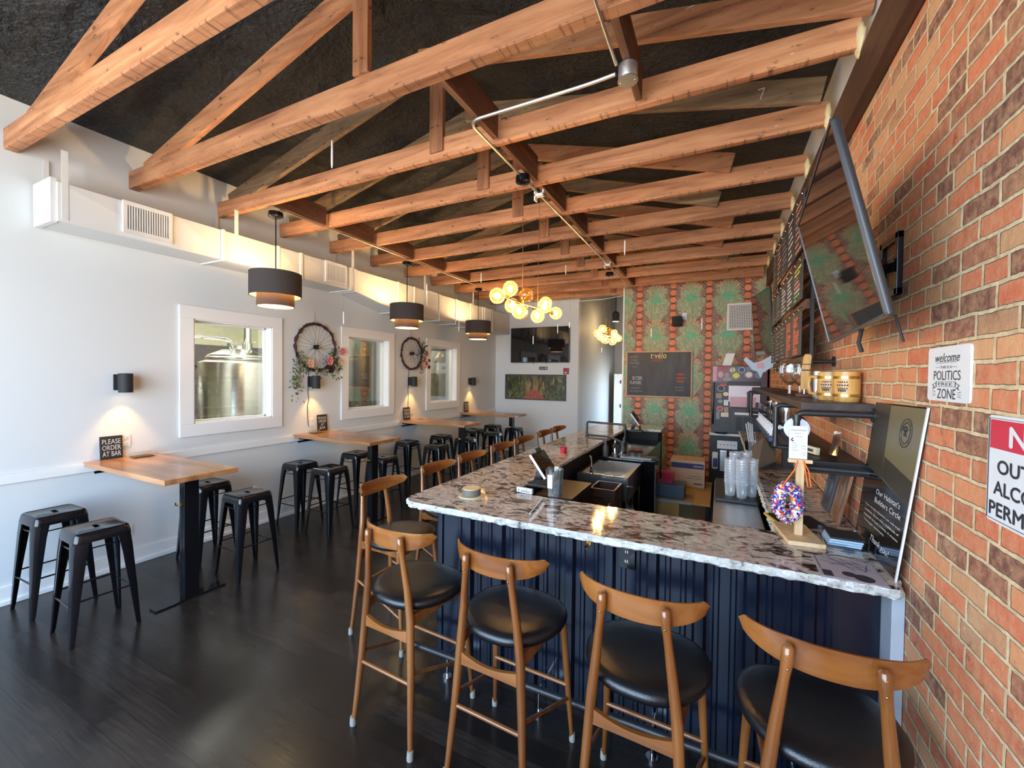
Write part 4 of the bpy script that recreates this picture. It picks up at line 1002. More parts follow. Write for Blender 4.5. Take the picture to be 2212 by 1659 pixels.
for i in range(N):
    a, b = ol[i-1], ol[(i+1) % N]; t = Vector((b[0]-a[0], b[1]-a[1])).normalized(); nr.append(Vector((t.y, -t.x)))
area2 = sum(ol[i][0]*ol[(i+1) % N][1]-ol[(i+1) % N][0]*ol[i][1] for i in range(N))
sg = 1 if area2 > 0 else -1
gt = thing('granite_countertop', 'cream, brown and black granite countertop with a rough chiselled edge', 'countertop', (-.6, 2.4, 1.04))
rows = []
chip = [rg.uniform(-.008, .003) for _ in range(N)]
for z, off in ((1.08, 0), (1.072, .004), (1.06, .006), (1.048, .003), (1.04, -.004)):
    rows.append([(ol[i][0]+sg*nr[i].x*(off+(chip[i] if z == 1.08 else rg.uniform(-.009, .007))), ol[i][1]+sg*nr[i].y*(off+(chip[i] if z == 1.08 else rg.uniform(-.009, .007))), z+(rg.uniform(-.002, .002) if z != 1.08 else 0)) for i in range(N)])
mb = MB(); mb.poly(rows[0]); mb.poly(rows[-1][::-1]); mb.build('slab', 'granite', gt, ang=1)
mb = MB(); R_ = [[mb.v(p) for p in row] for row in rows]
for a, b in zip(R_, R_[1:]):
    for i in range(N): mb.f((a[i], a[(i+1) % N], b[(i+1) % N], b[i]))
mb.build('chiselled_edge', 'granite_edge_lit', gt, ang=20)

# ================================================================ BAR STOOLS WITH CURVED BACKS
def make_chair():
    r = thing('bar_chair', '', 'chair', (0, 0, 0), 'bar chairs')
    def limb(name, pts, rad, m='honey'):
        mb = MB(); mb.tube(pts, rad, 12); return mb.build(name, m, r, ang=60)
    for s in (-1, 1):
        lg = limb('rear_leg', [(s*.206, -.245, .0), (s*.196, -.235, .12), (s*.176, -.212, .40), (s*.158, -.20, .66), (s*.140, -.205, .82), (s*.122, -.222, .98), (s*.1165, -.229, 1.035), (s*.1145, -.231, 1.075), (s*.114, -.231, 1.083)],
                  [.0130, .0150, .0195, .0215, .0190, .0155, .0185, .0165, .008])
        mb = MB(); mb.lathe([(.0165, 0), (.0175, .012), (.0155, .045), (0, .047)], (s*.2065, -.2455, 0), 14); mb.build('foot_cap', 'cap_grey', lg)
        for dz in (1.012, 1.058):
            mb = MB(); mb.sph((s*.1165, -.2435, dz), .0045, nu=8, nv=6); mb.build('screw', 'brass', lg)
        lg = limb('front_leg', [(s*.236, .245, 0), (s*.228, .235, .12), (s*.212, .208, .42), (s*.198, .186, .66), (s*.195, .182, .695)], [.011, .0125, .0175, .019, .017])
        mb = MB(); mb.lathe([(.015, 0), (.016, .012), (.014, .042), (0, .044)], (s*.2365, .2455, 0), 14); mb.build('foot_cap', 'cap_grey', lg)
        mb = MB(); y0, y1 = -.205, .185
        rings = []
        for t in [i/8 for i in range(9)]:
            x = s*(.160+(.197-.160)*t); y = y0+(y1-y0)*t; h = .062-.022*math.sin(PI*t); zc = .655+.012*t
            rings.append([(x-.010, y, zc-h/2), (x+.010, y, zc-h/2), (x+.010, y, zc+h/2), (x-.010, y, zc+h/2)])
        mb.loft(rings); mb.build('side_rail', 'honey', r)
        limb('side_stretcher', [(s*.180, -.215, .40), (s*.219, .222, .235)], [.010, .010])
    mb = MB(); rings = []
    for t in [i/10 for i in range(11)]:
        x = -.165+.33*t; q = math.sin(PI*t); h = .066-.024*q
        rings.append([(x, -.212-.012*q, .575-h/2), (x, -.194-.012*q, .575-h/2), (x, -.194-.012*q, .575+h/2-.012*q), (x, -.212-.012*q, .575+h/2-.012*q)])
    mb.loft(rings); mb.build('rear_rail', 'honey_x', r)
    mb = MB(); mb.box(-.19, .19, .172, .192, .635, .685, .004); mb.build('front_rail', 'honey_x', r)
    limb('rear_stretcher', [(-.181, -.216, .345), (.181, -.216, .345)], [.0105, .0105], 'honey_x')
    limb('front_stretcher', [(-.214, .212, .31), (.214, .212, .31)], [.0105, .0105], 'honey_x')
    # seat pad: wide at the front, narrower and rounded behind
    def outline(k):
        pts = []
        for i in range(40):
            a = 2*PI*i/40; c, s_ = math.cos(a), math.sin(a)
            e = 2.6; x = math.copysign(abs(c)**(2/e), c); y = math.copysign(abs(s_)**(2/e), s_)
            w_ = .256-.060*max(0, -y)**1.3; pts.append((x*w_*k, (.030+y*.238*k)))
        return pts
    mb = MB()
    prof = [(.86, .685), (.965, .688), (1.0, .703), (.995, .716), (.955, .731), (.85, .741), (.6, .7445), (.3, .7425), (.05, .742)]
    mb.loft([[(x, y, z+.010*(y-.02)) for x, y in outline(k)] for k, z in prof]); mb.build('seat', 'leather', r, ang=80)
    # backrest: bent board with rounded, tapering ends
    mb = MB(); rings = []
    for i in range(25):
        t = -1+2*i/24; x = .245*math.sin(t*1.15)/math.sin(1.15); y = -.210+.105*(abs(t)**2.2); th = .0075-.002*abs(t)
        end = max(0, abs(t)-.9)/.1; hh = (.052-.030*abs(t)**2.2)*math.sqrt(max(.02, 1-end**2)); zc = 1.043+.026*abs(t)**2
        dy = Vector((.245*1.15*math.cos(t*1.15), .105*2.2*abs(t)**1.2*(1 if t > 0 else -1), 0)).normalized(); nn = Vector((-dy.y, dy.x, 0))
        c = Vector((x, y, zc)); tl_ = Vector((0, -.03, 0))
        ring = []
        for a in range(10):
            aa = 2*PI*a/10; ca, sa = math.cos(aa), math.sin(aa)
            ring.append(tuple(c+nn*th*math.copysign(abs(ca)**.5, ca)+Vector((0, -.06*sa*hh, sa*hh if abs(sa) < .99 else sa*hh))))
        rings.append(ring)
    mb.loft(rings); mb.build('backrest', 'honey_x', r, ang=50)
    return r
ch = make_chair()
CH = [(-.262, 1.80, -.05, 'bar chair at the front of the bar, second from the brick wall'), (.325, 1.755, -.03, 'bar chair at the front, nearest the brick wall and the camera'),
      (-.905, 1.85, -.05, 'bar chair at the front of the bar, third from the brick wall'), (-1.525, 1.87, -.06, 'bar chair at the front of the bar, leftmost, near the granite corner'),
      (-2.14, 2.42, -PI/2+.02, 'bar chair on the side of the bar, nearest the granite corner'), (-2.15, 3.13, -PI/2, 'bar chair on the side of the bar, second from the granite corner'),
      (-2.15, 3.72, -PI/2, 'bar chair on the side of the bar, third from the granite corner'), (-2.15, 4.40, -PI/2, 'bar chair on the side of the bar, fourth from the granite corner'),
      (-2.15, 5.02, -PI/2, 'bar chair on the side of the bar, fifth from the granite corner'), (-2.15, 5.76, -PI/2, 'bar chair on the side of the bar, second from the far end'), (-2.15, 6.34, -PI/2, 'bar chair on the side of the bar, farthest from the camera')]
for k, (x, y, rz, lb) in enumerate(CH):
    o = ch if k == 0 else copy_tree(ch); o.location = (x, y, 0); o.rotation_euler = (0, 0, rz); o['label'] = 'curved back '+lb

# ================================================================ THINGS ON THE GRANITE
T = 1.0805
cs = thing('coaster_holder', 'wood slice cup with round cream coasters, near the granite corner', 'coaster', (-1.50, 2.43, T))
mb = MB(); mb.lathe([(0, T), (.088, T), (.088, T+.006), (0, T+.006)], (-1.50, 2.43, 0), 28); mb.build('saucer', 'cream', cs)
mb = MB(); mb.lathe([(.06, T+.006), (.063, T+.008), (.063, T+.05), (.058, T+.05)], (-1.50, 2.43, 0), 28); mb.build('bark_ring', 'slate', cs)
mb = MB(); mb.lathe([(0, T+.055), (.060, T+.055), (.060, T+.007), (0, T+.007)], (-1.50, 2.43, 0), 28); mb.build('coaster_stack', 'cream', cs)
def pos(x, y, z, w, label):
    """tablet on a stand whose screen leans back and faces the serving side (+X)"""
    r = thing('tablet_register', label, 'register', (x, y, T), 'tablet registers')
    v = Vector((-.60, 0, .80)).normalized(); n_ = Vector((.80, 0, .60)).normalized(); h = w*.80; c = Vector((x, y, z))
    mb = MB(); mb.box(x-.10, x+.09, y-.08, y+.08, T, T+.022, .005); mb.build('base', 'black', r)
    mb = MB(); mb.beam((x-.06, y, T+.02), c-n_*.012, .05, .012, up=Y); mb.beam((x+.06, y, T+.02), c-n_*.012-v*h*.3, .03, .012, up=Y); mb.build('stand', 'black_metal', r)
    mb = MB(); mb.obox(c, Y*w/2, v*h/2, n_*.008, .004); sc_ = mb.build('tablet', 'screen', r)
    mb = MB(); mb.obox(c-Y*(w/2+.003), Y*.003, v*h/2, n_*.009, .001); mb.build('white_edge', 'white', sc_)
    mb = MB(); mb.obox(c+v*(h/2+.014)+Y*.02, Y*.05, v*.016, n_*.014, .004); mb.build('card_reader', 'dark_grey', r)
    mb = MB(); mb.obox(c+n_*.0085-v*h*.25, Y*.010, v*.010, n_*.0006); mb.build('sticker', 'mat_lilac', sc_)
pos(-1.165, 2.91, 1.245, .25, 'tablet register on a black stand at the near corner of the serving area')
tg = thing('name_tag', 'small white block printed t.velo beside the near tablet register', 'tag', (-1.21, 2.665, T))
uu = Vector((1, -.12, 0)).normalized()
mb = MB(); mb.obox(Vector((-1.21, 2.668, T+.018)), uu*.062, Vector((.12, 1, 0)).normalized()*.012, Z*.018, .003); mb.build('block', 'white', tg)
text('t.vélo', tg, 'ink', Vector((-1.21, 2.668, T+.018))-Vector((.12, 1, 0)).normalized()*.012, uu, Z, w=.10, h=.024, n=.001)
pos(-1.12, 6.50, 1.27, .26, 'tablet register on the far end of the bar, below the chalkboard')
gls = thing('glass_bottles', 'clear plastic cup with tall straws and tubes at the bar edge', 'cup', (-1.0, 2.69, T))
mb = MB(); mb.lathe([(.048, T), (.052, T+.005), (.060, T+.19), (.058, T+.19), (.050, T+.006), (0, T+.006)], (-1.0, 2.69, 0), 28); mb.build('cup', 'acrylic', gls)
mb = MB(); mb.obox(Vector((-1.012, 2.635, T+.11)), X*.017, Z*.045, Y*.002); mb.build('printed_label', 'white', gls)
for i in range(7):
    a = i*.9; mb = MB(); px_, py_ = -1.0+.03*math.cos(a), 2.69+.03*math.sin(a); mb.cyl((px_, py_, T+.01), (px_+.012*math.cos(a), py_+.012*math.sin(a), T+.175+.01*(i % 3)), .008, n=10); mb.build('tube', 'acrylic', gls)
mb = MB(); mb.cyl((-.992, 2.265, T+.006), (-1.045, 2.60, T+.006), .0045, n=10); o = mb.build('drinking_straw', 'white', None, (-1.0, 2.27, T)); tag(o, 'single white straw lying on the granite', 'straw')
rc_ = MB(); rc_.lathe([(.03, T), (.034, T+.06), (.031, T+.06), (.028, T+.004), (0, T+.004)], (-1.49, 4.27, 0), 20); o = rc_.build('small_cup', 'red', None, (-1.49, 4.27, T)); tag(o, 'small red cup on the side of the bar', 'cup')
mb = MB(); mb.tube(rnd_bend([(-1.62, 5.60, 1.10), (-1.62, 5.60, 1.28), (-1.10, 5.56, 1.275), (-1.10, 5.56, 1.02)], .03, 5), .014, 10); mb.tube([(-1.62, 5.60, 1.10), (-1.33, 5.58, 1.10), (-1.10, 5.56, 1.04)], .014, 10)
mb.cyl((-1.62, 5.60, T), (-1.62, 5.60, T+.02), .024, n=12); o = mb.build('pipe_rail', 'pipe_black', None, (-1.4, 5.58, T)); tag(o, 'black pipe rail marking the pickup spot on the bar', 'rail')

# ---- easel with bead wreath and price card
ez = thing('wood_easel', 'small pine T stand by the brick wall holding a price card', 'stand', (.37, 2.6, T))
bu, bf = Vector((.985, .10, 0)).normalized(), Vector((-.14, .99, 0)).normalized()
mb = MB(); mb.obox(Vector((.372, 2.615, T+.011)), bu*.078, bf*.15, Z*.011, .002); mb.build('base', 'pine', ez)
pc = Vector((.372, 2.575, 0))
mb = MB(); mb.obox(pc+Z*(T+.022+.185), bu*.017, bf*.010, Z*.185, .002); mb.build('post', 'pine', ez)
mb = MB(); mb.obox(pc+Z*(T+.022+.378), bu*.052, bf*.012, Z*.009, .002); mb.build('crossbar', 'pine', ez)
cd = thing('price_card', 'white price card standing on the pine T stand', 'card', (.36, 2.575, 1.49))
cc = Vector((.362, 2.575, 1.575)); cn = Vector((.10, -.99, 0)).normalized(); cu_ = bu
mb = MB(); mb.obox(cc, cu_*.040, Z*.084, bf*.0012); mb.build('card', 'white', cd)
for i, (wd, hx, al, s) in enumerate(((.05, -.0, 'CENTER', 'Custom Flower Wreaths'),)):
    text('------------', cd, 'grey', cc+Z*.062-bf*.0013, cu_, Z, w=.066, h=.004, n=.0006)
for i, (dx, dz, wd) in enumerate(((-.004, .047, .028), (.002, .030, .030), (-.018, -.004, .018), (-.016, -.016, .024), (-.017, -.028, .022), (-.014, -.040, .028), (.024, -.018, .018), (.024, -.030, .02), (.026, -.052, .016), (.026, -.062, .014))):
    text('-'*6, cd, 'grey', cc+cu_*dx+Z*dz-bf*.0013, cu_, Z, w=wd, h=.0025, n=.0006)
for dx, dz in ((-.030, .012), (-.026, .020), (-.024, .008)):
    mb = MB(); mb.cyl(cc+cu_*dx+Z*dz-bf*.0014, cc+cu_*dx+Z*dz-bf*.0020, .004, n=10); mb.build('flower_dot', 'mat_ink', cd)
wr = thing('starburst_wreath', 'oval wreath of multicoloured starbursts hanging on the pine stand', 'wreath', (.30, 2.53, 1.27))
rw = random.Random(11); mb = MB(); wc = Vector((.318, 2.535, 1.272))
mb.tube([wc+bu*.042*math.cos(a)+Z*.078*math.sin(a) for a in [2*PI*i/28 for i in range(28)]], .022, 8, True)
for i in range(900):
    a = rw.uniform(0, 2*PI); b = rw.uniform(0, 2*PI)
    c = wc+bu*(.042+.026*math.cos(b))*math.cos(a)+Z*(.078+.026*math.cos(b))*math.sin(a)-bf*.024*math.sin(b)
    d = Vector((rw.gauss(0, 1), rw.gauss(0, 1), rw.gauss(0, 1))).normalized(); mb.cyl(c-d*.009, c+d*.009, .0016, .0008, n=4)
mb.build('starbursts', 'starburst', wr, smooth=False)
mb = MB()
top = pc+Z*1.485-bf*.014
for dx in (-.03,): mb.tube([top+bu*dx*.5, top+bu*(dx*.9)-Z*.05, wc+bu*(dx*.9)+Z*.085-bf*.012], .0035, 6)
for dx in (.02, .034): mb.tube([top+bu*.01, top+bu*dx-Z*.05, top+bu*(dx+.012)-Z*.13], .0035, 6)
mb.build('cord', 'orange', wr)
# ---- card holder, mat, notice board, clipboard
hd = thing('card_holder', 'clear acrylic holder with pale blue cards by the black notice', 'holder', (.56, 2.62, T))
mb = MB(); mb.box(.475, .645, 2.52, 2.70, T, T+.003); mb.box(.642, .645, 2.52, 2.70, T+.003, T+.075); mb.box(.475, .645, 2.697, 2.70, T+.003, T+.05); mb.box(.475, .56, 2.52, 2.523, T+.003, T+.02); mb.build('case', 'acrylic', hd, smooth=False)
for i in range(4):
    mb = MB(); mb.obox(Vector((.555+.004*i, 2.61, T+.010+.011*i)), X*.066, Y*.07, Z*.0045, .001); mb.build('card_stack', 'card_blue' if i < 3 else 'black_matte', hd)
mt = thing('menu_mat', 'lilac printed placemat lying at the end of the granite by the brick', 'mat', (.5, 2.24, T))
mb = MB(); mb.box(.392, .615, 2.138, 2.375, T, T+.002); mb.build('sheet', 'mat_lilac', mt)
mb = MB(); mb.box(.405, .44, 2.15, 2.21, T+.002, T+.0024); mb.build('dark_block', 'mat_ink', mt)
mb = MB()
for a, b in (((.43, 2.36), (.56, 2.30)), ((.42, 2.32), (.57, 2.27)), ((.46, 2.37), (.53, 2.25)), ((.50, 2.37), (.57, 2.26)), ((.54, 2.36), (.59, 2.28)), ((.405, 2.37), (.405, 2.22)), ((.45, 2.29), (.56, 2.34)), ((.59, 2.34), (.57, 2.26))): mb.beam((*a, T+.0024), (*b, T+.0024), .0025, .0006)
mb.build('street_map', 'mat_ink', mt)
mb = MB(); mb.lathe([(0, T+.0028), (.035, T+.0028), (.035, T+.002)], (.545, 2.18, 0), 24); mb.lathe([(0, T+.0030), (.025, T+.0030), (.025, T+.002)], (.500, 2.20, 0), 24); mb.build('dark_circles', 'mat_ink', mt)
cb = thing('clipboard', 'yellow edged dark folder lying under the pine stand', 'folder', (.40, 2.84, T))
mb = MB(); mb.obox(Vector((.40, 2.88, T+.004)), Vector((.12, .03, 0)), Vector((-.03, .10, 0)), Z*.004); mb.build('cover', 'black', cb)
mb = MB(); mb.obox(Vector((.285, 2.85, T+.005)), Vector((.006, .0015, 0)), Vector((-.03, .10, 0)), Z*.005); mb.build('edge', 'yellow', cb)
# black acrylic notice leaning on the brick
ns = thing('donation_sign', 'tall black acrylic donation notice leaning against the brick wall', 'sign', (.66, 2.45, T))
BR, TR, TL = Vector((.655, 2.215, T)), Vector((.685, 2.055, 1.80)), Vector((.685, 2.64, 1.79)); BLc = Vector((.655, 2.80, T))
su = (TR-TL).normalized(); sv = (TL-BLc).normalized(); sn = su.cross(sv).normalized(); W_, H_ = (TR-TL).length, (TL-BLc).length
P = lambda a, b: BLc+su*W_*a+sv*H_*b
mb = MB(); th = -sn*.006; mb.hexa([tuple(q) for q in (BLc, BR, TR, TL)], [tuple(q+th) for q in (BLc, BR, TR, TL)]); mb.build('panel', 'black_gloss', ns, smooth=False)
mb = MB(); e_ = sn*.0015; mb.beam(BR+e_+sv*.0, TR+e_, .010, .006, up=sn); mb.build('bright_edge', 'white_gloss', ns)
mb = MB(); mb.poly([tuple(q+sn*.0006) for q in (P(.02, .56), P(.985, .44), P(.985, .992), P(.02, .992))]); pi_ = mb.build('burlap_photo', 'burlap', ns, smooth=False)
mb = MB(); mb.poly([tuple(q+sn*.0009) for q in (P(.02, .56), P(.40, .50), P(.36, .992), P(.02, .992))]); mb.poly([tuple(q+sn*.0009) for q in (P(.40, .52), P(.985, .44), P(.985, .58), P(.40, .66))]); mb.build('burlap_shade', 'burlap_dark', pi_, smooth=False)
ce = P(.72, .84); rad = .062
mb = MB()
for rr in (rad, rad*.70): mb.tube([ce+sn*.001+su*rr*math.cos(a)+sv*rr*math.sin(a) for a in [2*PI*i/40 for i in range(40)]], .0016, 5, True)
mb.cyl(ce+sn*.001-su*.012-sv*.012, ce+sn*.001+su*.014+sv*.018, .003, n=6); mb.cyl(ce+sn*.001+su*.012-sv*.014, ce+sn*.001-su*.010+sv*.008, .003, n=6); mb.sph(ce+sn*.001+sv*.018, .011, nu=10, nv=6); mb.build('emblem', 'ink', ns)
for s_, a0 in (('BUILDERS', 2.95), ('CIRCLE', -2.5)):
    for i, c_ in enumerate(s_):
        a = a0-i*.37 if s_ == 'BUILDERS' else a0+i*.36
        q = ce+su*rad*.85*math.cos(a)+sv*rad*.85*math.sin(a); t_ = su*math.sin(a)-sv*math.cos(a)
        if s_ == 'CIRCLE': t_ = -t_
        text(c_, ns, 'ink', q, t_, sn.cross(t_), h=.013, n=.0014, name='emblem_lettering')
for s_, a, b, w_, h_ in (("Our Habitat's", .60, .415, .50, .036), ('Builders Circle', .62, .355, .54, .036), ('Your monthly donation not only buys', .53, .285, .78, .017), ('windows, doors, and a multitude of', .53, .248, .76, .017), ('materials to build a home, it creates', .53, .211, .76, .017), ('a stronger community.', .42, .174, .48, .017)):
    text(s_, ns, 'white', P(a, b), su, sv, w=w_*W_, h=h_*H_*1.0, n=.001)
text('Thank you!', ns, 'white', P(.60, .085), su, sv, w=.42*W_, h=.055*H_, n=.001, shear=.35)
# plaques on the counter behind
def plaque(y, h, w, m, label, x0=.61):
    r = thing('carved_plaque', label, 'plaque', (x0, y, T), 'plaques leaning on the brick')
    u = -Y; v = Vector((.20, 0, 1)).normalized(); c = Vector((x0, y, T))+v*h/2; n_ = u.cross(v)
    mb = MB(); mb.obox(c, u*w/2, v*h/2, n_*.008, .003); mb.build('board', m, r)
    mb = MB()
    for k in (1, .8, .62): mb.tube([c+n_*.009+u*w*.36*k*math.cos(a)+v*h*.40*k*math.sin(a) for a in [2*PI*i/32 for i in range(32)]], .003, 6, True)
    for i in range(6): mb.tube([c+n_*.009+u*w*(-.2+.08*i)-v*h*.2, c+n_*.009+u*w*(-.14+.06*i)+v*h*.02, c+n_*.009+u*w*(-.2+.08*i)+v*h*.2], .002, 5)
    mb.build('carving', 'carve_wood' if m == 'carve_wood' else 'dark_grey', r)
plaque(3.02, .30, .19, 'carve_wood', 'carved brown wood plaque leaning behind the black notice'); plaque(3.27, .27, .20, 'dark_grey', 'dark slate plaque leaning behind the carved wood one')
# ================================================================ BRICK WALL: SIGNS, TELEVISIONS, MENU
XS = BX-.004
def wall_sign(y0, y1, z0, z1, name, label, m, rad=.012):
    """flat sign on the brick; y0 is its left edge as seen facing the wall"""
    r = thing(name, label, 'sign', (BX, (y0+y1)/2, z0)); w, h = y0-y1, z1-z0
    pts = []
    for cx_, cy_, a0 in ((w-rad, h-rad, 0), (rad, h-rad, PI/2), (rad, rad, PI), (w-rad, rad, 1.5*PI)):
        for i in range(5): a = a0+PI/2*i/4; pts.append((cx_+rad*math.cos(a), cy_+rad*math.sin(a)))
    mb = MB(); mb.prism(pts, (BX-.0065, y0, z0), -Y, Z, (.006, 0, 0)); mb.build('plate', m, r, smooth=False)
    return r, w, h
ws, w_, h_ = wall_sign(2.068, 1.776, 1.829, 2.016, 'politics_sign', 'white tin sign on the brick reading WELCOME THIS IS A POLITICS FREE ZONE', 'white', .014)
def on(a, b, y0=2.068, z0=1.829, w=w_, h=h_): return Vector((BX-.0065, y0-a*w, z0+b*h))
for s_, a, b, ww, hh, sh in (('welcome', .49, .80, .58, .16, .3), ('THIS IS A', .47, .625, .28, .05, 0), ('POLITICS', .49, .475, .64, .17, 0), ('FREE', .46, .315, .34, .055, 0), ('ZONE', .49, .14, .44, .18, 0)):
    text(s_, ws, 'ink', on(a, b), -Y, Z, w=ww*w_, h=hh*h_, n=.001, shear=sh)
mb = MB()
def ln(p, q, t=.0014): mb.beam(tuple(p+Vector((-.0006, 0, 0))), tuple(q+Vector((-.0006, 0, 0))), .0008, t*2, up=(1, 0, 0))
ln(on(.22, .625), on(.31, .625)); ln(on(.63, .625), on(.72, .625)); ln(on(.25, .70), on(.72, .71))
for z in (.27, .36): ln(on(.24, z), on(.70, z))
for a in (.24, .70): ln(on(a, .27), on(a, .36))
for s in (-1, 1):
    c = .47+s*.23; ln(on(c, .34), on(c+s*.09, .30)); ln(on(c, .26), on(c+s*.09, .22)); ln(on(c+s*.09, .30), on(c+s*.05, .25)); ln(on(c+s*.05, .25), on(c+s*.09, .22))
    for dz in (-.05, 0, .05): ln(on(.49+s*.27, .14+dz*.6), on(.49+s*.34, .14+dz))
mb.build('ornament', 'ink', ws)
NY0, NY1, NZ0, NZ1 = 1.668, 1.30, 1.512, 1.806
nsn, w_, h_ = wall_sign(NY0, NY1, NZ0, NZ1, 'no_alcohol_sign', 'white and red sign on the brick reading NO OUTSIDE ALCOHOL PERMITTED, cut by the frame', 'white', .016)
def on2(a, b): return Vector((BX-.0065, NY0-a*w_, NZ0+b*h_))
mb = MB(); x = BX-.0072
mb.poly([(x, NY0-.012, NZ0+.69*h_), (x, NY1+.012, NZ0+.69*h_), (x, NY1+.012, NZ1-.012), (x, NY0-.012, NZ1-.012)]); mb.build('red_band', 'sign_red', nsn, smooth=False)
mb = MB()
for a in (((x, NY0-.008, NZ0+.008), (x, NY1+.008, NZ0+.008)), ((x, NY0-.008, NZ1-.008), (x, NY1+.008, NZ1-.008)), ((x, NY0-.008, NZ0+.008), (x, NY0-.008, NZ1-.008)), ((x, NY1+.008, NZ0+.008), (x, NY1+.008, NZ1-.008))): mb.beam(*a, .0008, .003, up=(1, 0, 0))
mb.build('border', 'ink', nsn)
text('NO', nsn, 'white', on2(.5, .82), -Y, Z, w=.44*w_, h=.18*h_, n=.0016, bold=.03)
for s_, b, ww in (('OUTSIDE', .53, .72), ('ALCOHOL', .33, .80), ('PERMITTED', .13, .90)): text(s_, nsn, 'ink', on2(.5, b), -Y, Z, w=ww*w_, h=.125*h_, n=.001, bold=.022)

def tv(corners, name, label, depth=.022):
    """corners: near-bottom, near-top, far-top, far-bottom of the screen plane, facing -X"""
    nb, nt_, ft, fb = map(Vector, corners); r = thing('television', label, 'television', tuple(nb), 'televisions')
    u = (fb-nb).normalized(); v = (nt_-nb).normalized(); n_ = v.cross(u).normalized()
    if n_.x > 0: n_ = -n_
    c = (nb+nt_+ft+fb)/4; W2, H2 = (fb-nb).length/2, (nt_-nb).length/2
    mb = MB(); mb.obox(c-n_*depth/2, u*W2, v*H2, n_*depth/2, .006); mb.build('case', 'tv_case', r)
    mb = MB(); mb.obox(c+n_*.0015, u*(W2-.012), v*(H2-.012), n_*.0016); mb.build('screen', 'screen', r, smooth=False)
    mb = MB()
    for s in (-1, 1): mb.obox(c+u*s*(W2-.005)+n_*.002, u*.005, v*H2, n_*.004); mb.obox(c+v*s*(H2-.005)+n_*.002, u*W2, v*.005, n_*.004)
    mb.build('bezel', 'bezel', r)
    return r, c, u, v, n_
k_ = 1.045
KS = lambda p: tuple(Vector((0, 0, 1.9))+(Vector(p)-Vector((0, 0, 1.9)))*k_)
r, c, u, v, n_ = tv([KS((.45, 1.654, 2.091)), KS((.299, 1.654, 2.722)), KS((.355, 2.70, 2.73)), KS((.506, 2.70, 2.08))], 'television', 'large flat television tilted out from the brick wall near the camera')
mb = MB(); mb.obox(c-n_*.045-v*.02, u*.36, v*.20, n_*.022, .01); mb.build('rear_housing', 'tv_case', r)
mb = MB()
for a in ((BX-.022, BX, 2.36, 2.39, 2.27, 2.54), (BX-.022, BX, 2.56, 2.59, 2.27, 2.54), (BX-.022, BX, 2.36, 2.59, 2.51, 2.54), (BX-.022, BX, 2.36, 2.59, 2.27, 2.30)): mb.box(*a, .003)
mb.beam(Vector((BX-.02, 2.56, 2.44)), c-n_*.06-v*.06-u*.02, .035, .045); mb.beam(Vector((BX-.02, 2.42, 2.40)), c-n_*.06-v*.12-u*.05, .03, .04)
mb.build('wall_arm', 'black_metal', r)
mb = MB(); b0 = c-v*.33-n_*.03
mb.tube([b0-u*.05, b0-u*.05-Z*.06-X*.01, b0-u*.06-Z*.10], .008, 6); mb.tube([b0-u*.38-n_*.03, b0-u*.40-n_*.05-Z*.10], .004, 6); mb.build('cable', 'black_matte', r)
r, c, u, v, n_ = tv([(.585, 6.2, 2.19), (.53, 6.2, 3.06), (.39, 7.2, 3.10), (.445, 7.2, 2.23)], 'television', 'flat television at the far end of the brick wall, mirroring the papered wall')
mb = MB(); mb.beam(c-n_*.05, Vector((BX-.015, 6.75, c.z)), .06, .08); mb.build('wall_arm', 'black_metal', r)

# menu board: dark wood rails with hooks and hanging chalk panels
MX, MY0, MY1 = .525, 3.58, 5.55
mbd = thing('menu_rack', 'dark wood rack of rails with steel hooks on the brick, above the bottle shelf', 'rack', (MX, 4.5, 2.0))
RZ = [2.03, 2.43, 2.80, 3.28]
for z in RZ:
    mb = MB(); mb.box(MX, MX+.03, MY0, MY1, z-.035, z+.035, .004); rl = mb.build('rail', 'ledger', mbd)
    for i in range(9):
        y = MY0+.10+i*.22
        mb = MB(); mb.tube([(MX, y, z-.01), (MX-.022, y, z-.012), (MX-.030, y, z-.028), (MX-.018, y, z-.042)], .0035, 6); mb.build('hook', 'chrome', rl)
for y in (MY0+.01, MY1-.01):
    mb = MB(); mb.box(MX+.03, MX+.05, y-.02, y+.02, 1.98, 3.32); mb.build('upright', 'pipe_black', mbd)
mb = MB(); mb.tube([(BX, 3.52, 2.02), (MX+.04, 3.52, 2.02)], .014, 10); mb.cyl((BX-.012, 3.52, 2.02), (BX, 3.52, 2.02), .035, n=16); mb.build('pipe_bracket', 'pipe_black', mbd); mb = MB(); mb.tube([(BX, 3.52, 2.46), (MX+.04, 3.52, 2.46)], .014, 10); mb.cyl((BX-.012, 3.52, 2.46), (BX, 3.52, 2.46), .035, n=16); mb.build('pipe_bracket', 'pipe_black', mbd)
rows_ = ['bottom', 'middle', 'top']; cn_ = ['nearest', 'second', 'third', 'fourth', 'farthest']
rm = random.Random(5)
spec = {(0, 0): 'menu_red', (0, 1): 'menu_red', (1, 0): 'menu_lime', (1, 1): 'chalk_white', (1, 2): 'chalk_white', (2, 0): 'menu_pink', (2, 1): 'chalk_white', (2, 3): 'menu_pink'}
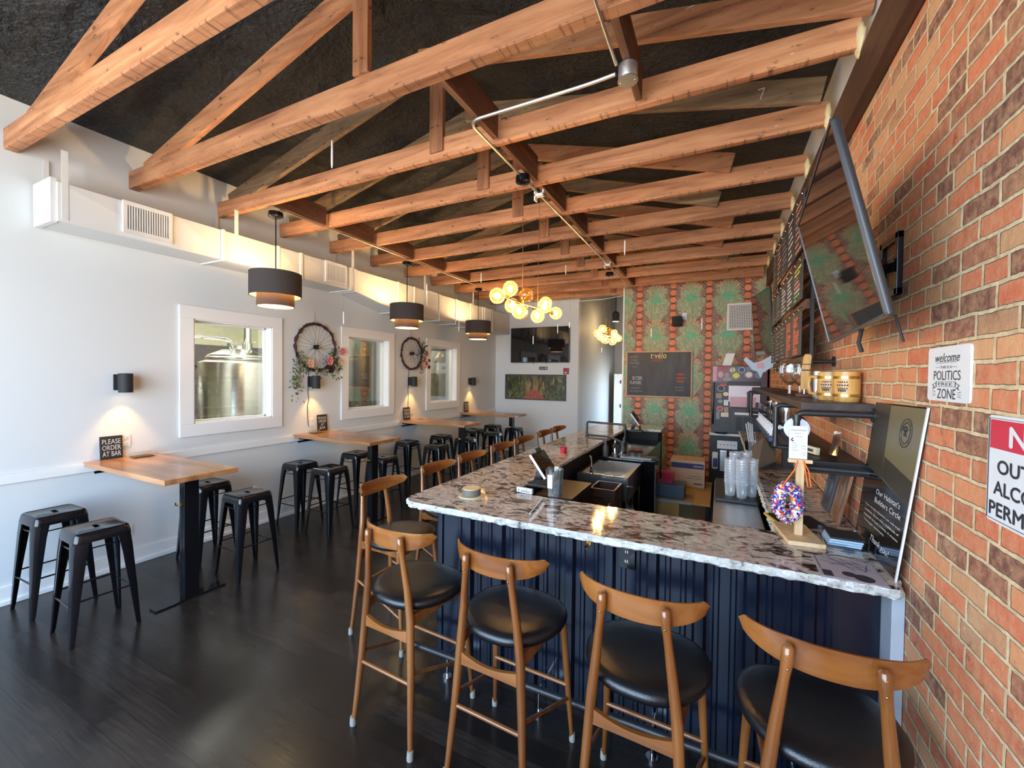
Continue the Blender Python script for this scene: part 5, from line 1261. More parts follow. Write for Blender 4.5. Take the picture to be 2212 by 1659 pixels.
for j in range(3):
    z1 = RZ[j+1]-.045; z0 = RZ[j]+.04
    for i in range(5):
        a = MY0+.03+i*.385; b = a+.365
        pn = thing('chalk_menu', '%s chalk menu panel in the %s row of the rack' % (cn_[i], rows_[j]), 'panel', (MX-.01, (a+b)/2, z0), 'chalk menu panels on the rack')
        mb = MB(); mb.box(MX-.022, MX-.012, a, b, z0, z1, .002); mb.build('board', 'chalkboard', pn)
        m = spec.get((j, i), 'chalk_dim')
        nl = 8 if m != 'menu_red' else 11
        for q in range(nl):
            zz = z1-.035-(z1-z0-.06)*q/(nl-1); L = rm.uniform(.10, .27)
            mb = MB(); y = b-.04
            while y > b-.04-L:
                st = rm.uniform(.012, .035); mb.box(MX-.0235, MX-.0222, y-st, y, zz-rm.uniform(.004, .009)*(1.6 if m == 'menu_red' else 1), zz+rm.uniform(.004, .010)*(1.5 if m == 'menu_red' else 1)); y -= st+rm.uniform(.006, .016)
            mm = m
            if (j, i) == (1, 0): mm = ('menu_lime', 'menu_lime', 'chalk_dim', 'menu_pink', 'menu_pink', 'chalk_white', 'menu_green', 'menu_green')[q % 8]
            mb.build('chalk_line', mm, pn, smooth=False)

# ================================================================ BOTTLE SHELVES ON PIPES
mb = MB(); mb.box(.385, BX, 2.67, 6.6, 1.738, 1.778, .004); o = mb.build('wall_shelf', 'shelf_wood', None, (.55, 4.6, 1.738)); tag(o, 'upper dark plank shelf on black pipe brackets, holding the wooden mugs', 'shelf')
mb = MB(); mb.box(.415, BX, 2.76, 4.3, 1.392, 1.46, .006); o = mb.build('wall_shelf', 'black', None, (.55, 3.5, 1.392)); tag(o, 'lower thick black shelf above the carved plaques', 'shelf')
for k, (y, x0, z0, lb) in enumerate(((2.66, .365, 1.435, 'nearest black pipe shelf bracket'), (3.34, .34, 1.44, 'second black pipe shelf bracket, behind the silver disc'), (5.9, .34, 1.44, 'third black pipe shelf bracket, near the tap handles'), (6.5, .34, 1.44, 'farthest black pipe shelf bracket'))):
    r = thing('pipe_bracket', lb, 'bracket', (BX, y, z0), 'pipe shelf brackets')
    mb = MB(); mb.tube(rnd_bend([(BX, y, 1.722), (x0, y, 1.722), (x0, y, z0), (BX, y, z0-.005 if k else z0)], .035, 6), .0155, 12); mb.build('pipe', 'pipe_black', r)
    for zz in (1.722, z0):
        mb = MB(); mb.cyl((BX-.014, y, zz), (BX, y, zz), .034, n=16); mb.build('flange', 'pipe_black', r)
    for zz in (1.700, z0+.022):
        mb = MB(); mb.cyl((x0, y, zz-.018), (x0, y, zz+.012), .020, n=12); mb.build('elbow_collar', 'pipe_black', r)
def mug(x, y, label, yaw):
    r = thing('wooden_mug', label, 'mug', (x, y, 1.778), 'wooden mugs')
    mb = MB(); mb.lathe([(0, 1.778), (.055, 1.778), (.061, 1.80), (.0615, 1.90), (.0575, 1.942), (.052, 1.942), (.052, 1.80), (0, 1.80)], (x, y, 0), 30); mb.build('body', 'pine_mug', r)
    for z in (1.805, 1.903):
        mb = MB(); mb.lathe([(.0612, z), (.0635, z), (.0635, z+.015), (.0612, z+.015)], (x, y, 0), 30); mb.build('hoop', 'brass', r)
    hx, hy = math.cos(yaw), math.sin(yaw)
    mb = MB(); mb.tube([(x+hx*.055, y+hy*.055, 1.91), (x+hx*.10, y+hy*.10, 1.915), (x+hx*.11, y+hy*.11, 1.87), (x+hx*.10, y+hy*.10, 1.815), (x+hx*.055, y+hy*.055, 1.81)], .012, 8); mb.build('handle', 'pine_mug', r)
    d = Vector((-x, -y, 0)).normalized(); d = Vector((d.x-.35, d.y, 0)).normalized(); u = Vector((-d.y, d.x, 0))
    for i, (s_, w_) in enumerate((('Barley', .040), ('GOLDEN', .055), ('SKILLET', .05), ('----', .04))): text(s_, r, 'ink', Vector((x, y, 1.888-i*.016))+d*.0622, u, Z, w=w_*.9, h=.011, n=.002) if s_ == '----' else None
    for i in range(4):
        mb = MB(); q = Vector((x, y, 1.885-i*.017))+d*.062; wd = (.024, .028, .024, .018)[i]
        for t in range(5): mb.obox(q+u*wd*(-.8+.4*t)-d*.002*abs(t-2)**1.2, u*wd*.13, Z*(.0045 if i < 3 else .002), d*.0012)
        mb.build('burned_lettering', 'ink', r)
mug(.620, 2.885, 'wooden beer mug with metal hoops, nearest the end of the upper shelf', .9); mug(.575, 3.04, 'wooden beer mug with metal hoops, behind the nearest one', 2.6)
pd = thing('tap_paddle', 'tall pale wooden tap handle standing on a brown block on the upper shelf', 'handle', (.50, 3.40, 1.778))
mb = MB(); mb.box(.46, .55, 3.36, 3.44, 1.778, 1.80, .003); mb.build('block', 'walnut', pd)
mb = MB(); mb.cyl((.505, 3.40, 1.80), (.505, 3.40, 1.835), .009, n=10); mb.build('ferrule', 'chrome', pd)
mb = MB(); mb.loft([[(.505+sx*w_+dx, 3.40+sy*.010, z) for sx, sy in ((-1, -1), (1, -1), (1, 1), (-1, 1))] for z, w_, dx in ((1.83, .020, -.004), (1.90, .022, 0), (1.98, .023, .006), (2.05, .022, .012), (2.065, .014, .013))]); mb.build('paddle', 'pine_mug', pd)
mb = MB(); mb.box(.484, .536, 3.387, 3.389, 1.955, 1.962); mb.box(.484, .536, 3.387, 3.389, 1.995, 2.0); mb.build('band', 'black_matte', pd)
def goblet(x, y, z, label, s=1):
    r = thing('goblet', label, 'glass', (x, y, z), 'glasses on the upper shelf')
    mb = MB(); mb.lathe([(0, z), (.035*s, z), (.033*s, z+.005), (.006*s, z+.012), (.006*s, z+.06*s), (.03*s, z+.075*s), (.05*s, z+.11*s), (.056*s, z+.15*s), (.05*s, z+.19*s)], (x, y, 0), 24); mb.build('bowl', 'acrylic', r)
goblet(.46, 3.72, 1.778, 'stemmed glass goblet left of the wooden tap handle', 1.25); goblet(.56, 3.98, 1.778, 'stemmed glass goblet behind the wooden tap handle', 1.1)
def tumbler(x, y, z, h, R, label, name='glass_tumbler', grp='glasses on the upper shelf', m='plastic_clear'):
    mb = MB(); mb.lathe([(0, z+.004), (R*.85, z+.004), (R, z+h), (R*1.06, z+h), (R*.9, z), (0, z)], (x, y, 0), 20); o = mb.build(name, m, None, (x, y, z)); tag(o, label, 'glass', grp)
tumbler(.545, 3.22, 1.778, .17, .032, 'tall clear glass between the tap handle and the wooden mugs'); tumbler(.60, 3.26, 1.778, .14, .030, 'short clear glass beside the wooden mugs')
np_ = thing('name_plate', 'cream lettered strip lying on the lower black shelf', 'plate', (.49, 3.15, 1.46))
mb = MB(); pu, pv = Vector((.35, -.94, 0)).normalized(), Vector((.1, .05, 1)).normalized()
c0 = Vector((.475, 3.02, 1.485)); mb.obox(c0, pu*.095, pv*.021, pu.cross(pv)*.010, .002); mb.build('strip', 'st_cream', np_)
text('Pour it again', np_, 'ink', c0+pu.cross(pv)*(.0105 if pu.cross(pv).x < 0 else -.0105), pu if pu.cross(pv).x < 0 else -pu, pv, w=.12, h=.02, n=.0006) if 0 else None
mb = MB()
for i in range(8): mb.obox(c0+pu*(-.03+.013*i)-Vector((.0112, .004, 0)), pu*.0035, pv*.008, X*.0012)
mb.build('lettering', 'ink', np_)
ac = thing('acrylic_award', 'tilted clear acrylic block on the lower black shelf', 'award', (.58, 3.0, 1.46))
mb = MB(); v_ = Vector((.25, .35, 1)).normalized(); u_ = Vector((.6, -.8, 0)).normalized(); mb.obox(Vector((.585, 2.98, 1.46))+v_*.075, u_*.020, v_*.072, u_.cross(v_)*.006, .001); mb.build('block', 'plastic_clear', ac)
sd = thing('silver_disc_roll', 'black cylinder with a round silver end plate behind the pipe bracket', 'roll', (.40, 3.0, 1.5))
mb = MB(); mb.cyl((.415, 3.02, 1.602), (.46, 3.34, 1.602), .055, n=24); mb.build('cylinder', 'black', sd)
mb = MB(); mb.cyl((.413, 3.005, 1.602), (.415, 3.02, 1.602), .066, n=40); mb.build('end_plate', 'disc_silver', sd)
mb = MB(); mb.cyl((.335, 3.06, 1.60), (.365, 3.04, 1.60), .005, n=8); mb.cyl((.333, 3.062, 1.60), (.337, 3.058, 1.60), .014, n=12); mb.build('knob', 'white', sd)
# beer tap tower
tt = thing('tap_tower', 'black beer tap tower with a row of white faucets and a blue drip rail', 'tap', (.5, 5.1, T))
mb = MB(); mb.box(.485, BX-.005, 4.35, 6.1, 1.30, 1.50, .02); mb.box(.52, .60, 4.5, 4.6, T, 1.30); mb.box(.52, .60, 5.8, 5.9, T, 1.30); mb.build('tower', 'black', tt)
for i in range(10):
    y = 4.45+i*.172
    mb = MB(); mb.cyl((.49, y, 1.455), (.445, y, 1.455), .014, n=10); mb.tube([(.455, y, 1.462), (.43, y, 1.45), (.42, y, 1.385)], .017, 8); mb.cyl((.437, y-.03, 1.475), (.437, y+.03, 1.475), .010, n=8); fa = mb.build('faucet', 'white', tt)
    mb = MB(); mb.loft([[(.45+sx*a, y+sy*b, z) for sx, sy in ((-1, -1), (1, -1), (1, 1), (-1, 1))] for z, a, b in ((1.47, .014, .02), (1.50, .02, .05), (1.585, .018, .06), (1.60, .01, .05))]); mb.build('handle', 'black_gloss', fa)
mb = MB(); mb.box(.40, .46, 4.4, 6.05, 1.335, 1.372, .004); mb.box(.46, .50, 4.4, 6.05, 1.335, 1.345); mb.build('drip_rail', 'blue_tap', tt)
for k in range(5): tumbler(.54+.02*(k % 2), 4.55+k*.34, 1.501, .13, .045, '%s glass mug on top of the tap tower' % cn_[k], 'glass_mug', 'glass mugs on the tap tower')
sl = thing('slate_board', 'grey slate board propped against the tap tower', 'board', (.42, 4.6, T))
mb = MB(); a_, b_, c_ = Vector((.335, 5.2, 1.22)), Vector((.47, 4.38, 1.13)), Vector((.30, 4.20, 1.085))
mb.hexa([(.308, 4.3, 1.088), (.484, 4.5, 1.154), (.417, 5.1, 1.271), (.295, 5.0, 1.178)], [(.308, 4.3, 1.101), (.484, 4.5, 1.167), (.417, 5.1, 1.284), (.295, 5.0, 1.191)]); mb.box(.37, .41, 4.90, 4.98, T, 1.19); mb.build('board', 'slate', sl)
# caddy of straws
sj = thing('straw_caddy', 'clear caddy with black and clear straws beside the slate board', 'caddy', (.36, 5.55, T))
mb = MB(); mb.lathe([(0, T), (.075, T), (.085, T+.10), (.08, T+.10), (.07, T+.005), (0, T+.005)], (.345, 5.55, 0), 20); mb.cyl((.37, 5.55, T+.01), (.37, 5.55, T+.20), .035, n=16); mb.build('tub', 'plastic_clear', sj)
for i in range(7):
    mb = MB(); mb.cyl((.32+.006*i, 5.53, T+.01), (.27+.010*i, 5.50, T+.30+.01*(i % 3)), .006, n=8); mb.build('straw', 'acrylic' if i % 2 else 'st_white', sj)
# sky grey ice scoop hanging off the rack
sc_ = thing('ice_scoop', 'pale grey plastic scoop hanging in front of the sticker covered machine', 'scoop', (.50, 6.3, 1.95))
mb = MB(); mb.prism([(0, -.12), (.03, -.04), (.14, .03), (.20, .16), (.14, .19), (.0, .10), (-.08, .08), (-.17, .16), (-.20, .12), (-.10, -.0), (-.03, -.04)], (.46, 6.3, 2.02), (.98, -.15, 0), Z, (0, .012, 0)); mb.build('blade', 'sky_grey', sc_)
mb = MB(); mb.box(.42, .50, 6.294, 6.299, 2.03, 2.10); mb.build('sticker', 'st_pink', sc_)
# steel counter with cup stacks, inside the bar
cn = thing('steel_counter', 'brushed steel undercounter with a black bar mat behind the front bar', 'counter', (.12, 3.4, 0))
mb = MB(); mb.box(-.03, .272, 2.70, 4.35, .04, .95, .006); mb.build('cabinet', 'steel_brushed', cn)
mb = MB(); mb.box(-.025, .268, 3.60, 4.33, .951, .975, .004); mb.build('bar_mat', 'black', cn)
for k, (x, y, h, lb) in enumerate(((.085, 3.74, .30, 'front left'), (.165, 3.70, .31, 'front middle'), (.235, 3.78, .30, 'front right'), (.12, 3.90, .33, 'rear left'), (.20, 3.95, .33, 'rear right'))):
    r = thing('cup_stack', lb+' column of stacked clear plastic cups on the black bar mat', 'cups', (x, y, .975), 'stacked plastic cups')
    mb = MB(); prof = [(.034, .976)]
    nc = int(h/.03)
    for i in range(nc): z = .976+.10+(h-.10)*i/nc; prof += [(.0425, z), (.0455, z+.003), (.0455, z+.008), (.043, z+.010)]
    mb.lathe(prof, (x, y, 0), 20); mb.build('cups', 'cup_plastic', r)
# far cabinet, sticker covered machine
fc = thing('rear_cabinet', 'black rear cabinet with a rough granite top, in front of the papered wall', 'cabinet', (.2, 7.6, 0))
mb = MB(); mb.box(-.14, .262, 7.62, 8.45, 0, .965, .004); mb.box(.262, BX-.005, 7.62, 8.45, 0, .965, .004); mb.build('cabinet', 'black', fc)
mb = MB(); mb.box(-.155, BX-.004, 7.59, 8.47, .966, 1.005, .006); mb.build('granite_top', 'granite_edge_lit', fc)
nt_ = thing('paper_notice', 'white paper notice taped to the black rear cabinet', 'notice', (.06, 7.615, .78))
mb = MB(); mb.box(-.03, .26, 7.611, 7.615, .755, .885); mb.build('sheet', 'paper', nt_)
for i in range(5):
    mb = MB(); mb.cyl((.02+i*.05, 7.6105, .82), (.02+i*.05, 7.6095, .82), .011, n=8); mb.build('print', 'grey', nt_)
mc = thing('beverage_machine', 'tall beverage machine covered in round stickers, in the far corner of the bar', 'machine', (.25, 7.65, 1.005))
MYF = 7.64
mb = MB(); mb.box(-.125, BX-.03, MYF, 8.40, 1.006, 2.10, .012); mb.build('body', 'machine_purple', mc)
mb = MB(); mb.box(-.12, .62, MYF-.004, MYF, 1.01, 1.83); mb.build('front_panel', 'dark_grey', mc)
mb = MB(); mb.cyl((-.105, MYF-.03, 1.15), (-.105, MYF-.03, 1.83), .016, n=10); mb.cyl((-.105, MYF-.03, 1.2), (-.105, MYF, 1.2), .01, n=8); mb.cyl((-.105, MYF-.03, 1.78), (-.105, MYF, 1.78), .01, n=8); mb.build('door_handle', 'black_gloss', mc)
mb = MB(); mb.box(.12, .56, MYF-.03, MYF, 1.52, 1.78, .006); mb.build('display_panel', 'screen_white', mc)
mb = MB(); mb.box(.14, .50, MYF-.036, MYF-.03, 1.44, 1.60, .004); mb.build('pink_panel', 'pink_panel', mc)
mb = MB(); mb.box(.10, .56, MYF-.02, MYF, 1.78, 1.845, .003); mb.build('display_hood', 'black', mc)
mb = MB(); mb.box(.16, .56, MYF-.05, MYF, 1.02, 1.42, .008); bay = mb.build('dispense_bay', 'dark_grey', mc)
for i in range(3):
    mb = MB(); mb.box(.23+.11*i, .32+.11*i, MYF-.054, MYF-.05, 1.06, 1.28); mb.build('vent', 'black', bay)
mb = MB(); mb.box(.21, .54, MYF-.055, MYF-.05, 1.315, 1.355, .002); mb.build('white_strip', 'white', bay)
mb = MB(); mb.lathe([(0, 1.01), (.10, 1.01), (.10, 1.03), (0, 1.03)], (.02, MYF-.06, 0), 20); mb.build('drip_tray', 'black_gloss', mc)
def stick(x, z, rx, rz, m, txt=None, ring=None, sq=False):
    mb = MB(); y = MYF-.0055
    if sq: mb.poly([(x-rx, y, z-rz), (x+rx, y, z-rz), (x+rx, y, z+rz), (x-rx, y, z+rz)])
    else: mb.poly([(x+rx*math.cos(2*PI*i/24), y, z+rz*math.sin(2*PI*i/24)) for i in range(24)])
    s_ = mb.build('sticker', m, mc, smooth=False)
    if ring:
        mb = MB(); mb.tube([(x+rx*.85*math.cos(2*PI*i/24), y-.001, z+rz*.85*math.sin(2*PI*i/24)) for i in range(24)], .005, 4, True); mb.build('ring', ring, s_)
    if txt: text(txt, s_, 'ink' if m not in ('st_dark', 'st_blue') else 'white', (x, y, z), X, Z, w=rx*(1.2 if len(txt) > 1 else .6), h=rz*(.7 if len(txt) > 1 else .95), n=.003)
for a in ((-.085, 1.97, .03, .12, 'st_pink', None, None, True), (.03, 2.06, .06, .025, 'st_red', None, None, True), (.17, 2.03, .055, .055, 'st_cream', 'S', 'st_dark'), (.30, 2.03, .05, .05, 'st_blue', None, 'st_white'), (.39, 2.05, .032, .035, 'st_steel'),
          (.49, 2.05, .07, .038, 'st_white', 'ABC', 'st_grey'), (.60, 2.03, .04, .04, 'st_dark', None, 'st_white'), (.0, 1.955, .04, .05, 'st_pink'), (.09, 1.95, .035, .035, 'st_tan'), (.22, 1.94, .06, .055, 'st_yellow', None, 'st_grey'),
          (.40, 1.955, .058, .055, 'st_white', None, 'st_grey'), (.53, 1.95, .055, .055, 'st_steel'), (.10, 1.885, .065, .035, 'st_grey'), (.17, 1.81, .055, .022, 'st_white', None, None, True), (.50, 1.81, .05, .022, 'st_white', None, None, True),
          (.01, 1.73, .058, .055, 'st_dark', None, 'st_white'), (.04, 1.79, .05, .02, 'st_red', None, None, True), (-.02, 1.61, .04, .04, 'st_tan', None, None, True), (.08, 1.64, .04, .034, 'st_cream'), (.0, 1.52, .035, .03, 'st_grey'), (.085, 1.50, .032, .045, 'st_white', None, None, True),
          (.0, 1.40, .05, .045, 'st_red', None, 'st_white'), (.09, 1.385, .03, .045, 'st_tan', None, None, True), (-.03, 1.29, .025, .06, 'st_grey', None, None, True), (.07, 1.305, .055, .035, 'st_cream', None, None, True)): stick(*a)
pn = thing('paper_sign', 'white paper card leaning on top of the sticker covered machine', 'card', (.12, 7.8, 2.10))
mb = MB(); mb.prism([(0, 0), (.13, 0), (.185, .205), (.055, .205)], (.02, 7.78, 2.102), X, (0, .12, .99), (0, .006, 0)); mb.build('sheet', 'paper', pn)

# ================================================================ INSIDE THE BAR: SINK SIDE AND FAR SHELF
lid = thing('cooler_lid', 'flat dark lid of a cooler under the bar, right of the tablet register', 'cooler', (-1.16, 3.35, 0))
mb = MB(); mb.box(-1.31, -1.01, 3.10, 3.65, .02, .93, .006); mb.build('cabinet', 'black', lid)
mb = MB(); mb.box(-1.315, -1.005, 3.09, 3.655, .931, .955, .004); mb.build('lid', 'mid_brown', lid)
dcb = thing('drawer_caddy', 'brown open top drawer caddy with a slotted front behind the bar', 'caddy', (-.97, 3.98, 0))
mb = MB()
for a in ((-1.08, -.84, 3.84, 3.86), (-1.08, -.84, 4.13, 4.15), (-1.08, -1.06, 3.86, 4.13), (-.86, -.84, 3.86, 4.13)): mb.box(*a, .30, .86, .002)
mb.box(-1.08, -.84, 3.84, 4.15, .28, .60); mb.build('case', 'mid_brown', dcb)
mb = MB(); mb.box(-1.03, -.95, 3.832, 3.84, .775, .788); mb.build('pull', 'brass', dcb)
mb = MB(); mb.beam((-.95, 3.834, .60), (-.885, 3.834, .74), .006, .018, up=Y); mb.build('edge_strip', 'cream', dcb)
sk = thing('bar_sink', 'steel bar sink with a chrome gooseneck faucet behind the side bar', 'sink', (-1.05, 4.5, 0))
mb = MB(); mb.box(-1.32, -.80, 4.22, 4.28, .72, .90); mb.box(-1.32, -.80, 4.95, 5.0, .72, .90); mb.box(-1.32, -1.27, 4.28, 4.95, .72, .90); mb.box(-.85, -.80, 4.28, 4.95, .72, .90); mb.box(-1.32, -.80, 4.22, 5.0, .66, .72); mb.build('basin', 'steel', sk)
mb = MB(); mb.cyl((-1.18, 4.26, .90), (-1.18, 4.26, .93), .018, n=12); mb.tube([(-1.18, 4.26, .92), (-1.18, 4.26, 1.02), (-1.19, 4.28, 1.06), (-1.22, 4.34, 1.06)], .009, 8); mb.build('faucet', 'chrome', sk)
for px_, py_ in ((-1.30, 4.24), (-.82, 4.24), (-1.30, 4.98), (-.82, 4.98)):
    mb = MB(); mb.cyl((px_, py_, 0), (px_, py_, .66), .018, n=10); mb.build('leg', 'steel', sk)
pt = thing('towel_roll', 'white roll standing upright beside the bar sink', 'roll', (-.78, 4.22, .3))
mb = MB(); mb.cyl((-.76, 4.14, .28), (-.76, 4.14, .62), .04, n=16); mb.build('roll', 'white', pt)
mb = MB(); mb.cyl((-.76, 4.14, .62), (-.76, 4.14, .84), .030, n=16); mb.build('bottle', 'plastic_clear', pt)
mb = MB(); mb.box(-.80, -.70, 4.09, 4.19, 0, .28); mb.build('stand', 'black', pt)
cl = thing('keg_cooler', 'tall black keg cooler with a steel top edge behind the side bar', 'cooler', (-1.0, 5.4, 0))
mb = MB(); mb.box(-1.33, -.66, 5.06, 5.38, .02, .93, .01); mb.box(-1.33, -.80, 5.38, 6.75, .02, .93); mb.build('cabinet', 'black_gloss', cl)
mb = MB(); mb.box(-1.06, -.70, 5.07, 5.16, .931, .945, .002); mb.build('light_edge', 'sky_grey', cl)
mb = MB(); mb.box(-.668, -.655, 5.10, 5.13, .1, .88); mb.build('door_gasket', 'grey', cl)
for k, (x, y, h, R, m, lb) in enumerate(((-1.24, 4.60, .22, .035, 'dark_grey', 'dark spray bottle'), (-1.15, 4.72, .22, .04, 'plastic_clear', 'clear bottle'), (-1.06, 4.80, .2, .036, 'dark_grey', 'dark bottle'))):
    r = thing('bottle', lb+' standing behind the bar sink faucet', 'bottle', (x, y+.32, .93)); z = .946 if y+.32 > 5.06 else .90
    mb = MB(); mb.lathe([(0, z), (R, z), (R, z+h*.65), (R*.4, z+h*.8), (R*.4, z+h), (0, z+h)], (x, y+.5, 0), 16); mb.build('body', m, r)
for k, (x, lb) in enumerate(((-1.03, 'left'), (-.95, 'right'))):
    mb = MB(); mb.tube([(x, 4.24, .915), (x+.04, 4.22, .92), (x+.09, 4.235, .918)], [.012, .014, .006], 8); o = mb.build('brush', 'st_grey', None, (x, 4.24, .9)); tag(o, '%s pale brush lying on the front rim of the bar sink' % lb, 'brush')
mb = MB(); mb.lathe([(0, 1.0), (.055, 1.0), (.06, 1.15), (.056, 1.15), (.05, 1.01), (0, 1.01)], (-1.08, 5.30, 0), 20); mb.tube([(-1.02, 5.29, 1.03), (-.985, 5.28, 1.05), (-.985, 5.28, 1.10), (-1.02, 5.29, 1.13)], .007, 6)
o = mb.build('clear_pitcher', 'plastic_clear', None, (-1.08, 5.30, 1.0)); tag(o, 'clear plastic pitcher below the far tablet register', 'pitcher')
o.location.z -= .055
ob = thing('osb_bench', 'low raw wood chip bench in the gap at the far end of the bar', 'bench', (-.42, 5.9, 0))
mb = MB(); mb.box(-.76, -.08, 5.42, 6.60, .385, .412, .002); mb.build('top', 'osb', ob)
mb = MB(); mb.box(-.74, -.42, 5.43, 5.45, 0, .385); mb.build('front_board', 'osb', ob)
mb = MB(); mb.box(-.76, -.28, 5.405, 5.42, .383, .414); mb.build('edge_strip', 'sky_grey', ob)
for px_, py_ in ((-.73, 6.55), (-.11, 6.55), (-.11, 5.47)):
    mb = MB(); mb.box(px_-.02, px_+.02, py_-.02, py_+.02, 0, .385); mb.build('leg', 'black', ob)
bx = thing('cardboard_box', 'cardboard carton with a dark blue label on the raw wood bench', 'box', (-.37, 6.3, .412))
mb = MB(); mb.box(-.60, -.165, 6.18, 6.55, .413, .77, .004); mb.build('carton', 'cardboard', bx)
mb = MB(); mb.box(-.59, -.18, 6.176, 6.18, .665, .735); lb_ = mb.build('label_band', 'navy_label', bx)
mb = MB()
for i in range(7): mb.box(-.305+i*.017, -.294+i*.017, 6.1748, 6.176, .690, .708)
mb.build('lettering', 'mat_lilac', bx)
mb = MB(); mb.box(-.30, -.19, 6.177, 6.18, .455, .47); mb.box(-.40, -.20, 6.178, 6.18, .53, .535); mb.box(-.36, -.20, 6.178, 6.18, .56, .565); mb.build('print', 'ink', bx)
ct = thing('plastic_crate', 'blue grey plastic crate on the raw wood bench', 'crate', (-.57, 5.6, .412))
mb = MB()
for a in ((-.765, -.37, 5.50, 5.51), (-.765, -.37, 5.79, 5.80), (-.765, -.755, 5.51, 5.79), (-.38, -.37, 5.51, 5.79)): mb.box(*a, .413, .565, .002)
mb.box(-.765, -.37, 5.50, 5.80, .413, .42)
for i in range(9): mb.box(-.745+i*.042, -.725+i*.042, 5.495, 5.50, .44, .50)
mb.box(-.77, -.365, 5.49, 5.81, .555, .572, .003); mb.build('crate', 'crate_blue', ct)
rb = thing('red_bucket', 'square red plastic container standing in the blue grey crate', 'container', (-.57, 5.65, .42))
mb = MB(); mb.loft([[(-.575+sx*a, 5.66+sy*a, z) for sx, sy in ((-1, -1), (1, -1), (1, 1), (-1, 1))] for z, a in ((.425, .055), (.70, .070), (.70, .064), (.44, .05))]); mb.build('tub', 'red_plastic', rb)
pv_ = thing('pump_bottle', 'small grey pump bottle in the blue grey crate beside the red container', 'bottle', (-.70, 5.62, .42))
mb = MB(); mb.lathe([(0, .422), (.035, .422), (.035, .57), (.012, .60), (.012, .63), (0, .63)], (-.695, 5.60, 0), 14); mb.build('body', 'st_grey', pv_)
mb = MB(); mb.cyl((-.695, 5.60, .63), (-.695, 5.60, .66), .014, n=10); mb.cyl((-.695, 5.60, .655), (-.665, 5.57, .65), .006, n=8); mb.build('pump', 'st_grey', pv_)
fb = thing('handwash_bottle', 'clear handwash bottle hanging on the black rear cabinet', 'bottle', (-.06, 7.55, .6))
mb = MB(); mb.box(-.10, -.01, 7.55, 7.61, .42, .70, .02); mb.build('body', 'st_white', fb)
mb = MB(); mb.box(-.085, -.02, 7.546, 7.55, .46, .60); mb.build('label', 'st_blue', fb)
pd2 = thing('towel_dispenser', 'steel dispenser on the black rear cabinet below the paper notice', 'dispenser', (.06, 7.55, .4))
mb = MB(); mb.box(.01, .12, 7.52, 7.61, .40, .74, .012); mb.build('case', 'steel_brushed', pd2)
# ================================================================ END WALL
tvb = thing('television', 'flat television on the pale end wall above the painting', 'television', (-3.92, 9.45, 2.22), 'televisions')
mb = MB(); mb.box(-4.68, -3.165, 9.36, 9.41, 2.215, 3.065, .008); mb.build('case', 'tv_case', tvb)
mb = MB(); mb.box(-4.668, -3.177, 9.357, 9.3602, 2.235, 3.053); mb.build('screen', 'screen', tvb, smooth=False)
mb = MB(); mb.box(-4.1, -3.7, 9.41, 9.45, 2.45, 2.85); mb.build('wall_plate', 'black_metal', tvb)
for x in (-4.08, -3.74):
    mb = MB(); mb.cyl((x, 9.385, 2.19), (x, 9.385, 2.215), .008, n=8); mb.build('pull_cord', 'black_matte', tvb)
pt = thing('painting', 'long framed painting of a red path under green trees on the end wall', 'painting', (-4.05, 9.44, 1.62))
def pframe(x0, x1, z0, z1, yf, yb, w, m, parent, name='frame'):
    mb = MB(); mb.box(x0, x1, yf, yb, z1-w, z1, .004); mb.box(x0, x1, yf, yb, z0, z0+w, .004); mb.box(x0, x0+w, yf, yb, z0+w, z1-w, .004); mb.box(x1-w, x1, yf, yb, z0+w, z1-w, .004); return mb.build(name, m, parent)
pframe(-4.85, -3.25, 1.31, 1.93, 9.405, 9.45, .028, 'dark_grey', pt)
mb = MB(); mb.box(-4.825, -3.275, 9.418, 9.44, 1.335, 1.905); cv = mb.build('canvas', 'painting', pt, org=(-4.05, 9.418, 1.62), smooth=False); cv.location = (0, -.022, 0)
sg_ = thing('wall_plaque', 'small black plaque between the television and the painting', 'sign', (-3.84, 9.44, 2.08))
mb = MB(); mb.box(-3.945, -3.73, 9.437, 9.45, 2.045, 2.118, .003); mb.build('plate', 'black_matte', sg_)
mb = MB(); mb.cyl((-3.765, 9.437, 2.082), (-3.765, 9.435, 2.082), .024, n=18); mb.build('round_symbol', 'chalk_white', sg_)
for dz in (.012, -.012):
    mb = MB()
    for i in range(5): mb.box(-3.93+i*.027, -3.91+i*.027, 9.4355, 9.437, 2.075+dz, 2.087+dz)
    mb.build('lettering', 'chalk_white', sg_, smooth=False)
al = thing('fire_alarm_pull', 'dark red fire alarm pull station on the end wall', 'alarm', (-3.25, 9.44, 2.02))
mb = MB(); mb.box(-3.315, -3.19, 9.40, 9.45, 1.945, 2.09, .008); mb.build('box', 'alarm_red', al)
mb = MB(); mb.box(-3.285, -3.22, 9.392, 9.40, 1.975, 1.992, .002); mb.box(-3.258, -3.246, 9.39, 9.40, 1.96, 2.0, .002); mb.build('pull_handle', 'white', al)

